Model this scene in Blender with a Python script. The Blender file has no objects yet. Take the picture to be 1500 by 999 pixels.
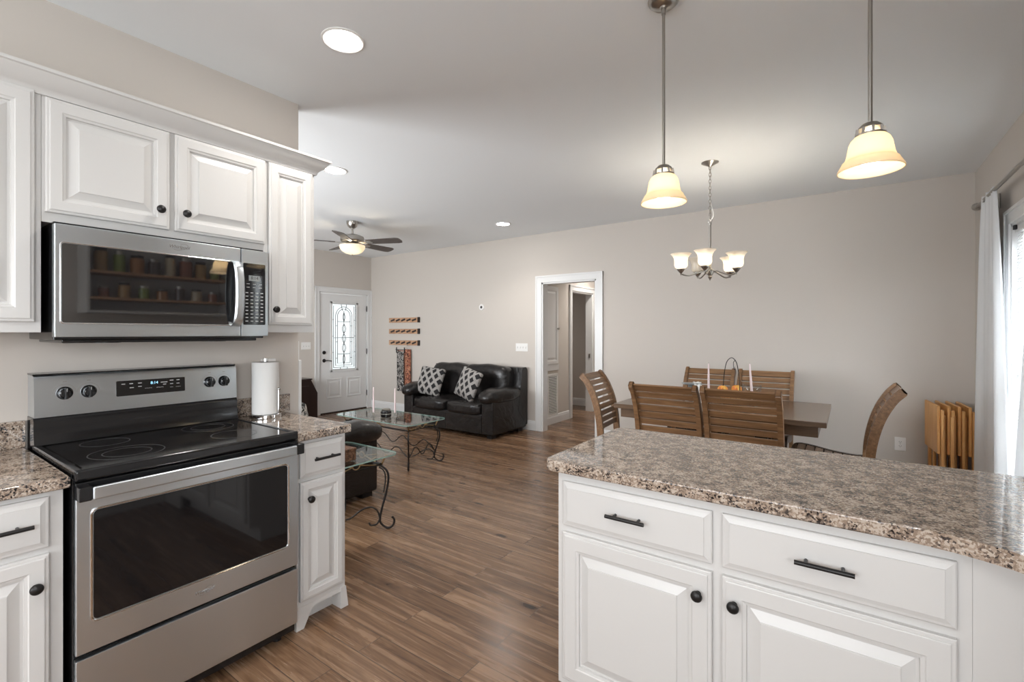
import bpy, bmesh, math, random
from mathutils import Vector, Matrix
random.seed(7)
PI = math.pi
SC = bpy.context.scene
COL = SC.collection

# ------------------------------------------------------------------ camera
EYE = 1.372
cam_d = bpy.data.cameras.new('camera'); cam = bpy.data.objects.new('camera', cam_d); COL.objects.link(cam)
cam.location = (0, 0, EYE); cam.rotation_euler = (PI/2, 0, math.radians(35.68))
cam_d.sensor_fit = 'HORIZONTAL'; cam_d.sensor_width = 36.0
cam_d.lens = 36.0*695.0/1500.0
cam_d.shift_x = 6.0/1500.0; cam_d.shift_y = -12.5/1500.0
cam_d.clip_start = 0.02
SC.camera = cam

# ------------------------------------------------------------------ sky, exposure, daylight
W = bpy.data.worlds.new('sky'); SC.world = W; W.use_nodes = True
bg = W.node_tree.nodes['Background']; bg.inputs[0].default_value = (0.93, 0.96, 1.0, 1); bg.inputs[1].default_value = 3.2
vs = SC.view_settings
vs.view_transform = 'Standard'; vs.look = 'None'; vs.gamma = 1.0; vs.exposure = 0.68; vs.use_curve_mapping = False
SC.cycles.use_denoising = True
SC.cycles.max_bounces = 10; SC.cycles.diffuse_bounces = 5; SC.cycles.glossy_bounces = 5; SC.cycles.transmission_bounces = 8; SC.cycles.transparent_max_bounces = 12
SC.cycles.sample_clamp_indirect = 6.0
SC.cycles.caustics_reflective = False; SC.cycles.caustics_refractive = False

def area(name, loc, rot, sx, sy, power, color=(1, 1, 1)):
    l = bpy.data.lights.new(name, 'AREA'); l.shape = 'RECTANGLE'; l.size = sx; l.size_y = sy
    l.energy = power; l.color = color
    o = bpy.data.objects.new(name, l); COL.objects.link(o); o.location = loc; o.rotation_euler = rot
    return o
DAY = (0.93, 0.97, 1.0)
# daylight arriving through the window openings, plus fill added behind the camera
area('added_kitchen_fill', (-0.9, -2.56, 1.55), (-PI/2, 0, PI), 2.3, 1.25, 34, DAY)        # faces +Y, unseen fill light added behind the camera
area('daylight_sink_window', (1.06, -.75, 1.55), (0, PI/2, 0), 1.0, 1.5, 20, DAY)      # faces -X
area('daylight_dining_window', (1.14, 3.55, 1.15), (0, PI/2, 0), 2.0, 1.8, 185, DAY)             # faces -X
area('daylight_living_window', (-4.7, 0.24, 1.35), (-PI/2, 0, PI), 2.4, 1.5, 95, DAY)           # faces +Y

# ------------------------------------------------------------------ materials
def nt(name):
    m = bpy.data.materials.new(name); m.use_nodes = True
    t = m.node_tree; b = t.nodes['Principled BSDF']
    return m, t, b
def sv(b, **k):
    for n, v in k.items():
        n = n.replace('_', ' ')
        if n in b.inputs: b.inputs[n].default_value = v
def simple(name, col, rough=.5, metal=0., spec=.5, bump=0., bscale=200., coat=0., **k):
    m, t, b = nt(name)
    sv(b, Base_Color=(*col, 1), Roughness=rough, Metallic=metal, Coat_Weight=coat, **k)
    b.inputs['Specular IOR Level'].default_value = spec
    if bump:
        tc = t.nodes.new('ShaderNodeTexCoord'); n = t.nodes.new('ShaderNodeTexNoise'); n.inputs['Scale'].default_value = bscale; n.inputs['Detail'].default_value = 3
        bp = t.nodes.new('ShaderNodeBump'); bp.inputs['Strength'].default_value = bump; bp.inputs['Distance'].default_value = .002
        t.links.new(tc.outputs['Object'], n.inputs['Vector']); t.links.new(n.outputs['Fac'], bp.inputs['Height']); t.links.new(bp.outputs[0], b.inputs['Normal'])
    return m
def node(t, typ, **k):
    n = t.nodes.new(typ)
    for a, v in k.items():
        if hasattr(n, a): setattr(n, a, v)
        else: n.inputs[a.replace('_', ' ')].default_value = v
    return n
def ramp(t, stops, interp='LINEAR'):
    r = t.nodes.new('ShaderNodeValToRGB'); cr = r.color_ramp; cr.interpolation = interp
    while len(cr.elements) < len(stops): cr.elements.new(.5)
    for e, (p, c) in zip(cr.elements, stops): e.position = p; e.color = (*c, 1)
    return r
def emis(name, col, s):
    m = bpy.data.materials.new(name); m.use_nodes = True; t = m.node_tree
    t.nodes.clear(); e = t.nodes.new('ShaderNodeEmission'); e.inputs[0].default_value = (*col, 1); e.inputs[1].default_value = s
    o = t.nodes.new('ShaderNodeOutputMaterial'); t.links.new(e.outputs[0], o.inputs[0]); return m

def mat_granite():
    m, t, b = nt('speckled_granite'); L = t.links.new
    tc = node(t, 'ShaderNodeTexCoord')
    nz = node(t, 'ShaderNodeTexNoise', Scale=60., Detail=3.)
    mx = node(t, 'ShaderNodeMix', data_type='VECTOR'); mx.inputs[0].default_value = .012
    L(tc.outputs['Object'], nz.inputs['Vector']); L(tc.outputs['Object'], mx.inputs[4]); L(nz.outputs['Color'], mx.inputs[5])
    v = node(t, 'ShaderNodeTexVoronoi', Scale=215.); L(mx.outputs[1], v.inputs['Vector'])
    sp = node(t, 'ShaderNodeSeparateColor'); L(v.outputs['Color'], sp.inputs[0])
    n2 = node(t, 'ShaderNodeTexNoise', Scale=26., Detail=4.); L(tc.outputs['Object'], n2.inputs['Vector'])
    ad = node(t, 'ShaderNodeMath', operation='MULTIPLY_ADD'); ad.inputs[1].default_value = .66
    L(sp.outputs[0], ad.inputs[0])
    m2 = node(t, 'ShaderNodeMath', operation='MULTIPLY_ADD'); m2.inputs[1].default_value = 1.3; m2.inputs[2].default_value = -.47
    L(n2.outputs['Fac'], m2.inputs[0]); L(m2.outputs[0], ad.inputs[2])
    r = ramp(t, [(0, (.010, .010, .011)), (.17, (.05, .043, .041)), (.26, (.15, .115, .093)), (.36, (.255, .192, .148)), (.53, (.355, .28, .222)), (.70, (.48, .41, .345))], 'CONSTANT')
    L(ad.outputs[0], r.inputs[0]); L(r.outputs[0], b.inputs['Base Color'])
    sv(b, Roughness=.045); b.inputs['Specular IOR Level'].default_value = .75
    return m

def mat_floor():
    m, t, b = nt('oak_laminate_planks'); L = t.links.new
    tc = node(t, 'ShaderNodeTexCoord')
    br = node(t, 'ShaderNodeTexBrick', offset=.37, offset_frequency=2)
    for k, vv in dict(Scale=1., Mortar_Size=.0016, Mortar_Smooth=.0, Brick_Width=1.25, Row_Height=.128, Bias=0.).items(): br.inputs[k.replace('_', ' ')].default_value = vv
    br.inputs['Color1'].default_value = (0, 0, 0, 1); br.inputs['Color2'].default_value = (1, 1, 1, 1); br.inputs['Mortar'].default_value = (.5, .5, .5, 1)
    L(tc.outputs['Object'], br.inputs['Vector'])
    # per-plank shift of the grain
    sh = node(t, 'ShaderNodeVectorMath', operation='SCALE'); sh.inputs[3].default_value = 37.; L(br.outputs['Color'], sh.inputs[0])
    ad = node(t, 'ShaderNodeVectorMath', operation='ADD'); L(tc.outputs['Object'], ad.inputs[0]); L(sh.outputs[0], ad.inputs[1])
    mp = node(t, 'ShaderNodeMapping'); mp.inputs['Scale'].default_value = (.75, 15., 1.); L(ad.outputs[0], mp.inputs[0])
    n1 = node(t, 'ShaderNodeTexNoise', Scale=1.6, Detail=6., Roughness=.62, Distortion=.9); L(mp.outputs[0], n1.inputs['Vector'])
    mp2 = node(t, 'ShaderNodeMapping'); mp2.inputs['Scale'].default_value = (1.2, 80., 1.); L(ad.outputs[0], mp2.inputs[0])
    n2 = node(t, 'ShaderNodeTexNoise', Scale=2., Detail=3., Roughness=.7); L(mp2.outputs[0], n2.inputs['Vector'])
    # cathedral grain rings
    mp3 = node(t, 'ShaderNodeMapping'); mp3.inputs['Scale'].default_value = (1.1, 9., 1.); L(ad.outputs[0], mp3.inputs[0])
    n3 = node(t, 'ShaderNodeTexNoise', Scale=1.3, Detail=1.5, Distortion=.4); L(mp3.outputs[0], n3.inputs['Vector'])
    mr = node(t, 'ShaderNodeMath', operation='MULTIPLY'); mr.inputs[1].default_value = 85.; L(n3.outputs['Fac'], mr.inputs[0])
    sn = node(t, 'ShaderNodeMath', operation='SINE'); L(mr.outputs[0], sn.inputs[0])
    r = ramp(t, [(.20, (.042, .022, .013)), (.38, (.118, .063, .034)), (.54, (.198, .113, .064)), (.76, (.315, .197, .12))])
    c1 = node(t, 'ShaderNodeMath', operation='MULTIPLY_ADD'); c1.inputs[1].default_value = .35
    L(n2.outputs['Fac'], c1.inputs[0]); L(n1.outputs['Fac'], c1.inputs[2])
    c2 = node(t, 'ShaderNodeMath', operation='MULTIPLY_ADD'); c2.inputs[1].default_value = .032
    L(sn.outputs[0], c2.inputs[0]); L(c1.outputs[0], c2.inputs[2])
    sp = node(t, 'ShaderNodeSeparateColor'); L(br.outputs['Color'], sp.inputs[0])
    c3 = node(t, 'ShaderNodeMath', operation='MULTIPLY_ADD'); c3.inputs[1].default_value = .17
    L(sp.outputs[0], c3.inputs[0]); L(c2.outputs[0], c3.inputs[2])
    c4 = node(t, 'ShaderNodeMath', operation='SUBTRACT'); c4.inputs[1].default_value = .26; L(c3.outputs[0], c4.inputs[0])
    L(c4.outputs[0], r.inputs[0])
    # knots
    mpk = node(t, 'ShaderNodeMapping'); mpk.inputs['Scale'].default_value = (2.1, 5.2, 1.); L(ad.outputs[0], mpk.inputs[0])
    vk = node(t, 'ShaderNodeTexVoronoi', Scale=1.0); L(mpk.outputs[0], vk.inputs['Vector'])
    kr = ramp(t, [(.03, (.10, .08, .07)), (.07, (.42, .36, .32)), (.13, (1, 1, 1))]); L(vk.outputs['Distance'], kr.inputs[0])
    mk = node(t, 'ShaderNodeMix', data_type='RGBA', blend_type='MULTIPLY'); mk.inputs[0].default_value = 1.
    L(r.outputs[0], mk.inputs[6]); L(kr.outputs[0], mk.inputs[7])
    mo = node(t, 'ShaderNodeMix', data_type='RGBA'); L(br.outputs['Fac'], mo.inputs[0]); L(mk.outputs[2], mo.inputs[6]); mo.inputs[7].default_value = (.05, .032, .022, 1)
    L(mo.outputs[2], b.inputs['Base Color'])
    rr = node(t, 'ShaderNodeMapRange'); rr.inputs[3].default_value = .19; rr.inputs[4].default_value = .34; L(n1.outputs['Fac'], rr.inputs[0]); L(rr.outputs[0], b.inputs['Roughness'])
    bp = node(t, 'ShaderNodeBump', Strength=.12, Distance=.002); L(c1.outputs[0], bp.inputs['Height']); L(bp.outputs[0], b.inputs['Normal'])
    b.inputs['Specular IOR Level'].default_value = .5
    return m

def mat_wood(name, dark, light, sc=(3., 40., 40.), rough=.38):
    m, t, b = nt(name); L = t.links.new
    tc = node(t, 'ShaderNodeTexCoord'); mp = node(t, 'ShaderNodeMapping'); mp.inputs['Scale'].default_value = sc
    oi = node(t, 'ShaderNodeObjectInfo'); sh = node(t, 'ShaderNodeVectorMath', operation='ADD')
    L(tc.outputs['Object'], sh.inputs[0]); L(oi.outputs['Random'], sh.inputs[1]); L(sh.outputs[0], mp.inputs[0])
    n = node(t, 'ShaderNodeTexNoise', Scale=1.4, Detail=5., Roughness=.6, Distortion=.6); L(mp.outputs[0], n.inputs['Vector'])
    r = ramp(t, [(.28, dark), (.72, light)]); L(n.outputs['Fac'], r.inputs[0]); L(r.outputs[0], b.inputs['Base Color'])
    sv(b, Roughness=rough)
    return m

def mat_steel(name, axis=(1., 1., 160.), base=(.69, .745, .79), rough=.31):
    m, t, b = nt(name); L = t.links.new
    tc = node(t, 'ShaderNodeTexCoord'); mp = node(t, 'ShaderNodeMapping'); mp.inputs['Scale'].default_value = axis; L(tc.outputs['Object'], mp.inputs[0])
    n = node(t, 'ShaderNodeTexNoise', Scale=6., Detail=4.); L(mp.outputs[0], n.inputs['Vector'])
    rr = node(t, 'ShaderNodeMapRange'); rr.inputs[3].default_value = rough-.005; rr.inputs[4].default_value = rough+.005; L(n.outputs['Fac'], rr.inputs[0]); L(rr.outputs[0], b.inputs['Roughness'])
    sv(b, Base_Color=(*base, 1), Metallic=1., Anisotropic=.75, Anisotropic_Rotation=.25)
    return m

def mat_leather():
    m, t, b = nt('black_leather'); L = t.links.new
    tc = node(t, 'ShaderNodeTexCoord')
    n = node(t, 'ShaderNodeTexNoise', Scale=7., Detail=5., Roughness=.6, Distortion=.8); L(tc.outputs['Object'], n.inputs['Vector'])
    r = ramp(t, [(.3, (.006, .006, .0065)), (.7, (.018, .015, .014))]); L(n.outputs['Fac'], r.inputs[0]); L(r.outputs[0], b.inputs['Base Color'])
    bp = node(t, 'ShaderNodeBump', Strength=.55, Distance=.02); L(n.outputs['Fac'], bp.inputs['Height']); L(bp.outputs[0], b.inputs['Normal'])
    sv(b, Roughness=.27); return m

def mat_pillow():
    m, t, b = nt('diamond_pillow_fabric'); L = t.links.new
    tc = node(t, 'ShaderNodeTexCoord'); sx = node(t, 'ShaderNodeSeparateXYZ'); L(tc.outputs['Object'], sx.inputs[0])
    def lin(a, bq, k, off):
        p = node(t, 'ShaderNodeMath', operation='MULTIPLY'); p.inputs[1].default_value = a*k; L(sx.outputs[0], p.inputs[0])
        q = node(t, 'ShaderNodeMath', operation='MULTIPLY_ADD'); q.inputs[1].default_value = bq*k; L(sx.outputs[2], q.inputs[0]); L(p.outputs[0], q.inputs[2])
        f = node(t, 'ShaderNodeMath', operation='PINGPONG'); f.inputs[1].default_value = .5; L(q.outputs[0], f.inputs[0])
        g = node(t, 'ShaderNodeMath', operation='GREATER_THAN'); g.inputs[1].default_value = .19; L(f.outputs[0], g.inputs[0]); return g
    g1 = lin(1, .8, 8.5, 0); g2 = lin(1, -.8, 8.5, 0)
    mu = node(t, 'ShaderNodeMath', operation='MULTIPLY'); L(g1.outputs[0], mu.inputs[0]); L(g2.outputs[0], mu.inputs[1])
    nz = node(t, 'ShaderNodeTexNoise', Scale=160., Detail=2.); L(tc.outputs['Object'], nz.inputs['Vector'])
    rl = ramp(t, [(.35, (.21, .20, .19)), (.65, (.40, .38, .36))]); L(nz.outputs['Fac'], rl.inputs[0])
    mx = node(t, 'ShaderNodeMix', data_type='RGBA'); L(mu.outputs[0], mx.inputs[0]); L(rl.outputs[0], mx.inputs[6]); mx.inputs[7].default_value = (.012, .011, .012, 1)
    L(mx.outputs[2], b.inputs['Base Color']); sv(b, Roughness=.9)
    bp = node(t, 'ShaderNodeBump', Strength=.4, Distance=.003); L(nz.outputs['Fac'], bp.inputs['Height']); L(bp.outputs[0], b.inputs['Normal'])
    return m

def mat_glass(name, tint=(.90, .97, .94), ior=1.5):
    m = bpy.data.materials.new(name); m.use_nodes = True; t = m.node_tree; t.nodes.clear(); L = t.links.new
    tr = node(t, 'ShaderNodeBsdfTransparent'); tr.inputs[0].default_value = (*tint, 1)
    gl = node(t, 'ShaderNodeBsdfGlossy'); gl.inputs['Roughness'].default_value = .02
    fr = node(t, 'ShaderNodeFresnel'); ge = node(t, 'ShaderNodeNewGeometry'); mi = node(t, 'ShaderNodeMapRange')
    mi.inputs[3].default_value = ior; mi.inputs[4].default_value = 1/ior; L(ge.outputs['Backfacing'], mi.inputs[0]); L(mi.outputs[0], fr.inputs[0])
    mx = node(t, 'ShaderNodeMixShader'); o = node(t, 'ShaderNodeOutputMaterial')
    L(fr.outputs[0], mx.inputs[0]); L(tr.outputs[0], mx.inputs[1]); L(gl.outputs[0], mx.inputs[2]); L(mx.outputs[0], o.inputs[0]); return m

def mat_shade(name, col, glow=0.):
    m = bpy.data.materials.new(name); m.use_nodes = True; t = m.node_tree; t.nodes.clear(); L = t.links.new
    tl = node(t, 'ShaderNodeBsdfTranslucent'); tl.inputs[0].default_value = (*col, 1)
    df = node(t, 'ShaderNodeBsdfDiffuse'); df.inputs[0].default_value = (*col, 1)
    gl = node(t, 'ShaderNodeBsdfGlossy'); gl.inputs['Roughness'].default_value = .15
    m1 = node(t, 'ShaderNodeMixShader'); m1.inputs[0].default_value = .45; L(tl.outputs[0], m1.inputs[1]); L(df.outputs[0], m1.inputs[2])
    m2 = node(t, 'ShaderNodeMixShader'); m2.inputs[0].default_value = .05; L(m1.outputs[0], m2.inputs[1]); L(gl.outputs[0], m2.inputs[2])
    o = node(t, 'ShaderNodeOutputMaterial'); L(m2.outputs[0], o.inputs[0]); return m

def mat_cloth(name, col, trans=.35):
    m = bpy.data.materials.new(name); m.use_nodes = True; t = m.node_tree; t.nodes.clear(); L = t.links.new
    tl = node(t, 'ShaderNodeBsdfTranslucent'); tl.inputs[0].default_value = (*col, 1)
    df = node(t, 'ShaderNodeBsdfDiffuse'); df.inputs[0].default_value = (*col, 1)
    m1 = node(t, 'ShaderNodeMixShader'); m1.inputs[0].default_value = 1-trans; L(tl.outputs[0], m1.inputs[1]); L(df.outputs[0], m1.inputs[2])
    o = node(t, 'ShaderNodeOutputMaterial'); L(m1.outputs[0], o.inputs[0]); return m

def mat_speckle(name, stops, scale):
    m, t, b = nt(name); L = t.links.new
    tc = node(t, 'ShaderNodeTexCoord'); n = node(t, 'ShaderNodeTexNoise', Scale=scale, Detail=3., Distortion=1.2); L(tc.outputs['Object'], n.inputs['Vector'])
    r = ramp(t, stops, 'CONSTANT'); L(n.outputs['Fac'], r.inputs[0]); L(r.outputs[0], b.inputs['Base Color']); sv(b, Roughness=.8); return m

M = {}
M['wall'] = simple('greige_wall_paint', (.575, .53, .485), .85, bump=.05, bscale=260)
M['ceil'] = simple('ceiling_paint', (.84, .865, .885), .9, bump=.04, bscale=220)
M['trim'] = simple('white_trim_paint', (.72, .72, .715), .35)
M['cab'] = simple('white_cabinet_paint', (.60, .592, .58), .32)
M['door'] = simple('white_door_paint', (.74, .74, .735), .4)
M['floor'] = mat_floor()
M['granite'] = mat_granite()
M['steel'] = mat_steel('brushed_steel', (2., 1., 60.))
M['steelv'] = mat_steel('brushed_steel_upright', (60., 1., 2.))
M['nickel'] = simple('brushed_nickel', (.42, .40, .37), .28, 1.)
M['chrome'] = simple('polished_chrome', (.75, .75, .75), .12, 1.)
M['blackmetal'] = simple('matte_black_metal', (.012, .011, .011), .38, .3)
M['iron'] = simple('wrought_iron', (.035, .033, .033), .42, .8)
M['gold'] = simple('aged_bronze_iron', (.30, .20, .10), .4, .9)
M['blackglass'] = simple('black_glass', (.006, .006, .007), .045, 0, .6)
M['tintglass'] = simple('tinted_mirror_glass', (.008, .008, .009), .03, 0, 1., IOR=1.75)
M['ceramictop'] = simple('black_ceramic_glass', (.012, .011, .011), .09, 0, .5)
M['blackenamel'] = simple('black_enamel', (.011, .011, .012), .12, 0, .55)
M['ring'] = simple('burner_ring_grey', (.045, .045, .045), .3)
M['dim'] = simple('panel_legend_grey', (.45, .45, .44), .5)
M['lcd'] = emis('clock_display', (.35, .75, 1.0), 1.1)
M['logometal'] = simple('logo_dark_silver', (.30, .30, .30), .35, .8)
M['lcdgrey'] = simple('grey_lcd', (.26, .28, .28), .3)
M['chairwood'] = mat_wood('walnut_stained_wood', (.125, .062, .028), (.29, .158, .075), rough=.34)
M['tablewood'] = mat_wood('brown_table_wood', (.085, .050, .030), (.165, .105, .066), (2., 26., 26.), .22)
M['traywood'] = mat_wood('honey_pine_wood', (.58, .275, .08), (.76, .43, .16), (30., 30., 3.), .4)
M['rackwood'] = mat_wood('light_carved_wood', (.34, .16, .08), (.62, .40, .25), (6., 40., 40.), .5)
M['darkwood'] = simple('espresso_wood', (.022, .012, .010), .3)
M['leather'] = mat_leather()
M['pillow'] = mat_pillow()
M['glass'] = mat_glass('clear_table_glass', (.955, .985, .972))
M['pane'] = mat_glass('window_glass', (.96, .98, 1.), 1.3)
M['glassedge'] = simple('green_glass_edge', (.30, .45, .41), .1, 0, .6)
M['shade'] = mat_shade('amber_frosted_glass', (.96, .86, .69))
M['shadew'] = mat_shade('white_frosted_glass', (.97, .92, .84))
M['bulb'] = emis('warm_bulb', (1., .86, .66), 22.)
M['bulbc'] = emis('chandelier_bulb', (1., .90, .75), 112.)
M['bulbf'] = emis('fan_bulb', (1., .86, .66), 150.)
M['bulboff'] = simple('unlit_bulb', (.8, .82, .85), .3)
M['led'] = emis('recessed_led', (1., .97, .93), 40.)
M['paper'] = simple('white_paper_towel', (.78, .775, .76), .95, bump=.3, bscale=300)
M['plastic'] = simple('white_plastic', (.80, .79, .77), .35)
M['darkslot'] = simple('dark_slot', (.03, .03, .03), .6)
M['curtain'] = mat_cloth('white_linen_curtain', (.84, .85, .86), .22)
M['blind'] = mat_cloth('white_blind_slat', (.84, .84, .82), .12)
M['wax'] = simple('blush_candle_wax', (.80, .66, .66), .45, **{'Subsurface_Weight': .0})
M['crystal'] = mat_glass('clear_candle_glass', (.95, .96, .97), 1.5)
M['cloth'] = simple('white_napkin_cloth', (.80, .80, .78), .9)
M['peach'] = mat_speckle('peach_skin', [(0, (.72, .20, .06)), (.42, (.85, .42, .08)), (.55, (.88, .60, .18))], 14.)
M['woven'] = mat_speckle('brown_woven_leather', [(0, (.05, .022, .012)), (.45, (.13, .06, .03)), (.62, (.22, .12, .07))], 60.)
M['pattern'] = mat_speckle('black_white_print', [(0, (.012, .012, .012)), (.50, (.62, .58, .54)), (.56, (.012, .012, .014)), (.66, (.55, .5, .46))], 26.)
M['redbead'] = mat_speckle('rust_beaded_strap', [(0, (.06, .02, .015)), (.46, (.36, .11, .06)), (.58, (.60, .36, .22)), (.66, (.20, .06, .03))], 40.)
M['pouf'] = mat_speckle('scroll_print_fabric', [(0, (.02, .02, .02)), (.47, (.70, .68, .64)), (.54, (.02, .02, .02)), (.6, (.72, .7, .66))], 22.)
M['outside'] = simple('pale_concrete_ground', (.55, .55, .53), .9)
M['leadglass'] = None
def mat_leadglass():
    m = bpy.data.materials.new('textured_door_glass'); m.use_nodes = True; t = m.node_tree; t.nodes.clear(); L = t.links.new
    tc = node(t, 'ShaderNodeTexCoord'); n = node(t, 'ShaderNodeTexNoise', Scale=90., Detail=2.); L(tc.outputs['Object'], n.inputs['Vector'])
    bp = node(t, 'ShaderNodeBump', Strength=.5, Distance=.004); L(n.outputs['Fac'], bp.inputs['Height'])
    tr = node(t, 'ShaderNodeBsdfTransparent'); tr.inputs[0].default_value = (.54, .55, .545, 1)
    tl = node(t, 'ShaderNodeBsdfTranslucent'); tl.inputs[0].default_value = (.62, .64, .635, 1); L(bp.outputs[0], tl.inputs[1])
    gl = node(t, 'ShaderNodeBsdfGlossy'); gl.inputs['Roughness'].default_value = .1; L(bp.outputs[0], gl.inputs['Normal'])
    m1 = node(t, 'ShaderNodeMixShader'); m1.inputs[0].default_value = .5; L(tr.outputs[0], m1.inputs[1]); L(tl.outputs[0], m1.inputs[2])
    m2 = node(t, 'ShaderNodeMixShader'); m2.inputs[0].default_value = .08; L(m1.outputs[0], m2.inputs[1]); L(gl.outputs[0], m2.inputs[2])
    o = node(t, 'ShaderNodeOutputMaterial'); L(m2.outputs[0], o.inputs[0]); return m
M['leadglass'] = mat_leadglass()

# ------------------------------------------------------------------ mesh helpers
class MB:
    def __init__(s): s.bm = bmesh.new()
    def box(s, x0, x1, y0, y1, z0, z1, bev=0., seg=2, mat=None):
        t = bmesh.new(); bmesh.ops.create_cube(t, size=1.)
        bmesh.ops.scale(t, vec=(abs(x1-x0), abs(y1-y0), abs(z1-z0)), verts=t.verts)
        bmesh.ops.translate(t, vec=((x0+x1)/2, (y0+y1)/2, (z0+z1)/2), verts=t.verts)
        if bev: bmesh.ops.bevel(t, geom=t.edges[:], offset=bev, segments=seg, profile=.5, affect='EDGES', clamp_overlap=True)
        if mat is not None: bmesh.ops.transform(t, matrix=mat, verts=t.verts)
        s.merge(t); return s
    def merge(s, t):
        me = bpy.data.meshes.new('tmp'); t.to_mesh(me); t.free(); s.bm.from_mesh(me); bpy.data.meshes.remove(me)
    def bar(s, p0, p1, w, h, bev=0., up=(0, 0, 1)):
        p0, p1 = Vector(p0), Vector(p1); d = p1-p0; L = d.length; z = d.normalized(); u = Vector(up)
        if abs(z.dot(u)) > .98: u = Vector((0, 1, 0))
        x = u.cross(z).normalized(); y = z.cross(x)
        m = Matrix((x, y, z)).transposed().to_4x4(); m.translation = (p0+p1)/2
        return s.box(-w/2, w/2, -h/2, h/2, -L/2, L/2, bev, 2, m)
    def cyl(s, p0, p1, r0, r1=None, n=24):
        r1 = r0 if r1 is None else r1
        return s.tube([p0, p1], [r0, r1], n)
    def tube(s, pts, r, n=8, closed=False):
        P = [Vector(p) for p in pts]; N = len(P); bm = s.bm
        R = r if isinstance(r, (list, tuple)) else [r]*N
        rings = []; prev = None
        for i in range(N):
            a = P[(i-1) % N] if (closed or i > 0) else P[i]; c = P[(i+1) % N] if (closed or i < N-1) else P[i]
            t = (c-a).normalized()
            if prev is None:
                u = Vector((0, 0, 1)) if abs(t.z) < .9 else Vector((1, 0, 0))
                x = t.cross(u).normalized()
            else:
                x = (prev-t*prev.dot(t))
                x = x.normalized() if x.length > 1e-6 else t.orthogonal().normalized()
            prev = x; y = t.cross(x)
            rings.append([bm.verts.new(P[i]+R[i]*(math.cos(2*PI*k/n)*x+math.sin(2*PI*k/n)*y)) for k in range(n)])
        for i in range(N if closed else N-1):
            A, B = rings[i], rings[(i+1) % N]
            for k in range(n): bm.faces.new((A[k], A[(k+1) % n], B[(k+1) % n], B[k]))
        if not closed:
            bm.faces.new(rings[0][::-1]); bm.faces.new(rings[-1])
        return s
    def lathe(s, prof, c=(0, 0, 0), n=32, cap0=True, cap1=True, axis='z'):
        bm = s.bm; rings = []
        for (r, z) in prof:
            ring = []
            for k in range(n):
                a = 2*PI*k/n; x, y = r*math.cos(a), r*math.sin(a)
                p = {'z': (x, y, z), 'y': (x, -z, y), 'x': (z, x, y)}[axis]      # 'y': axis points to -y, 'x': to +x
                ring.append(bm.verts.new((c[0]+p[0], c[1]+p[1], c[2]+p[2])))
            rings.append(ring)
        for A, B in zip(rings, rings[1:]):
            for k in range(n): bm.faces.new((A[k], A[(k+1) % n], B[(k+1) % n], B[k]))
        if cap0 and prof[0][0] > 1e-5: bm.faces.new(rings[0][::-1])
        if cap1 and prof[-1][0] > 1e-5: bm.faces.new(rings[-1])
        return s
    def prism(s, poly, z0, z1, plane='xy'):
        """poly extruded; plane 'xy' along z, 'xz' along y, 'yz' along x"""
        f = {'xy': lambda a, b, h: (a, b, h), 'xz': lambda a, b, h: (a, h, b), 'yz': lambda a, b, h: (h, a, b)}[plane]
        bm = s.bm; A = [bm.verts.new(f(a, b, z0)) for a, b in poly]; B = [bm.verts.new(f(a, b, z1)) for a, b in poly]; n = len(poly)
        for k in range(n): bm.faces.new((A[k], A[(k+1) % n], B[(k+1) % n], B[k]))
        bm.faces.new(A[::-1]); bm.faces.new(B); return s
    def rings(s, w, h, prof, cx=0., cz=0., y0=0.):
        """nested rectangles on the xz plane facing -y: prof = [(inset, height)]"""
        bm = s.bm; R = []
        for ins, ht in prof:
            x, z = w/2-ins, h/2-ins
            R.append([bm.verts.new((cx+a*x, y0-ht, cz+b*z)) for a, b in ((-1, -1), (1, -1), (1, 1), (-1, 1))])
        for A, B in zip(R, R[1:]):
            for k in range(4): bm.faces.new((A[k], A[(k+1) % 4], B[(k+1) % 4], B[k]))
        bm.faces.new(R[0][::-1]); bm.faces.new(R[-1]); return s
    def sphere(s, c, rx, ry=None, rz=None, u=20, v=12):
        t = bmesh.new(); bmesh.ops.create_uvsphere(t, u_segments=u, v_segments=v, radius=1.)
        bmesh.ops.scale(t, vec=(rx, ry or rx, rz or rx), verts=t.verts); bmesh.ops.translate(t, vec=c, verts=t.verts); s.merge(t); return s
    def cushion(s, c, sx, sy, sz, e=3.2, cuts=10, fn=None, mat=None):
        """a rounded, puffy block; fn(x,y,z in -1..1) -> displaced point"""
        t = bmesh.new(); bmesh.ops.create_cube(t, size=2.); bmesh.ops.subdivide_edges(t, edges=t.edges[:], cuts=cuts, use_grid_fill=True)
        for v in t.verts:
            x, y, z = v.co; d = (abs(x)**e+abs(y)**e+abs(z)**e)**(1/e); q = Vector((x, y, z))/d
            if fn: q = Vector(fn(q.x, q.y, q.z))
            v.co = (q.x*sx/2, q.y*sy/2, q.z*sz/2)
        if mat is not None: bmesh.ops.transform(t, matrix=mat, verts=t.verts)
        bmesh.ops.translate(t, vec=c, verts=t.verts); s.merge(t); return s
    def xf(s, m): bmesh.ops.transform(s.bm, matrix=m, verts=s.bm.verts); return s
    def build(s, name, mat, parent=None, smooth=35., sub=0):
        bmesh.ops.recalc_face_normals(s.bm, faces=s.bm.faces)
        me = bpy.data.meshes.new(name); s.bm.to_mesh(me); s.bm.free(); me.materials.append(mat)
        if smooth:
            me.polygons.foreach_set('use_smooth', [True]*len(me.polygons)); me.set_sharp_from_angle(angle=math.radians(smooth))
        o = bpy.data.objects.new(name, me); COL.objects.link(o)
        if 0 < smooth < 60:
            wn = o.modifiers.new('weighted_normal', 'WEIGHTED_NORMAL'); wn.weight = 90; wn.keep_sharp = True
        if parent: o.parent = parent
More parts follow.
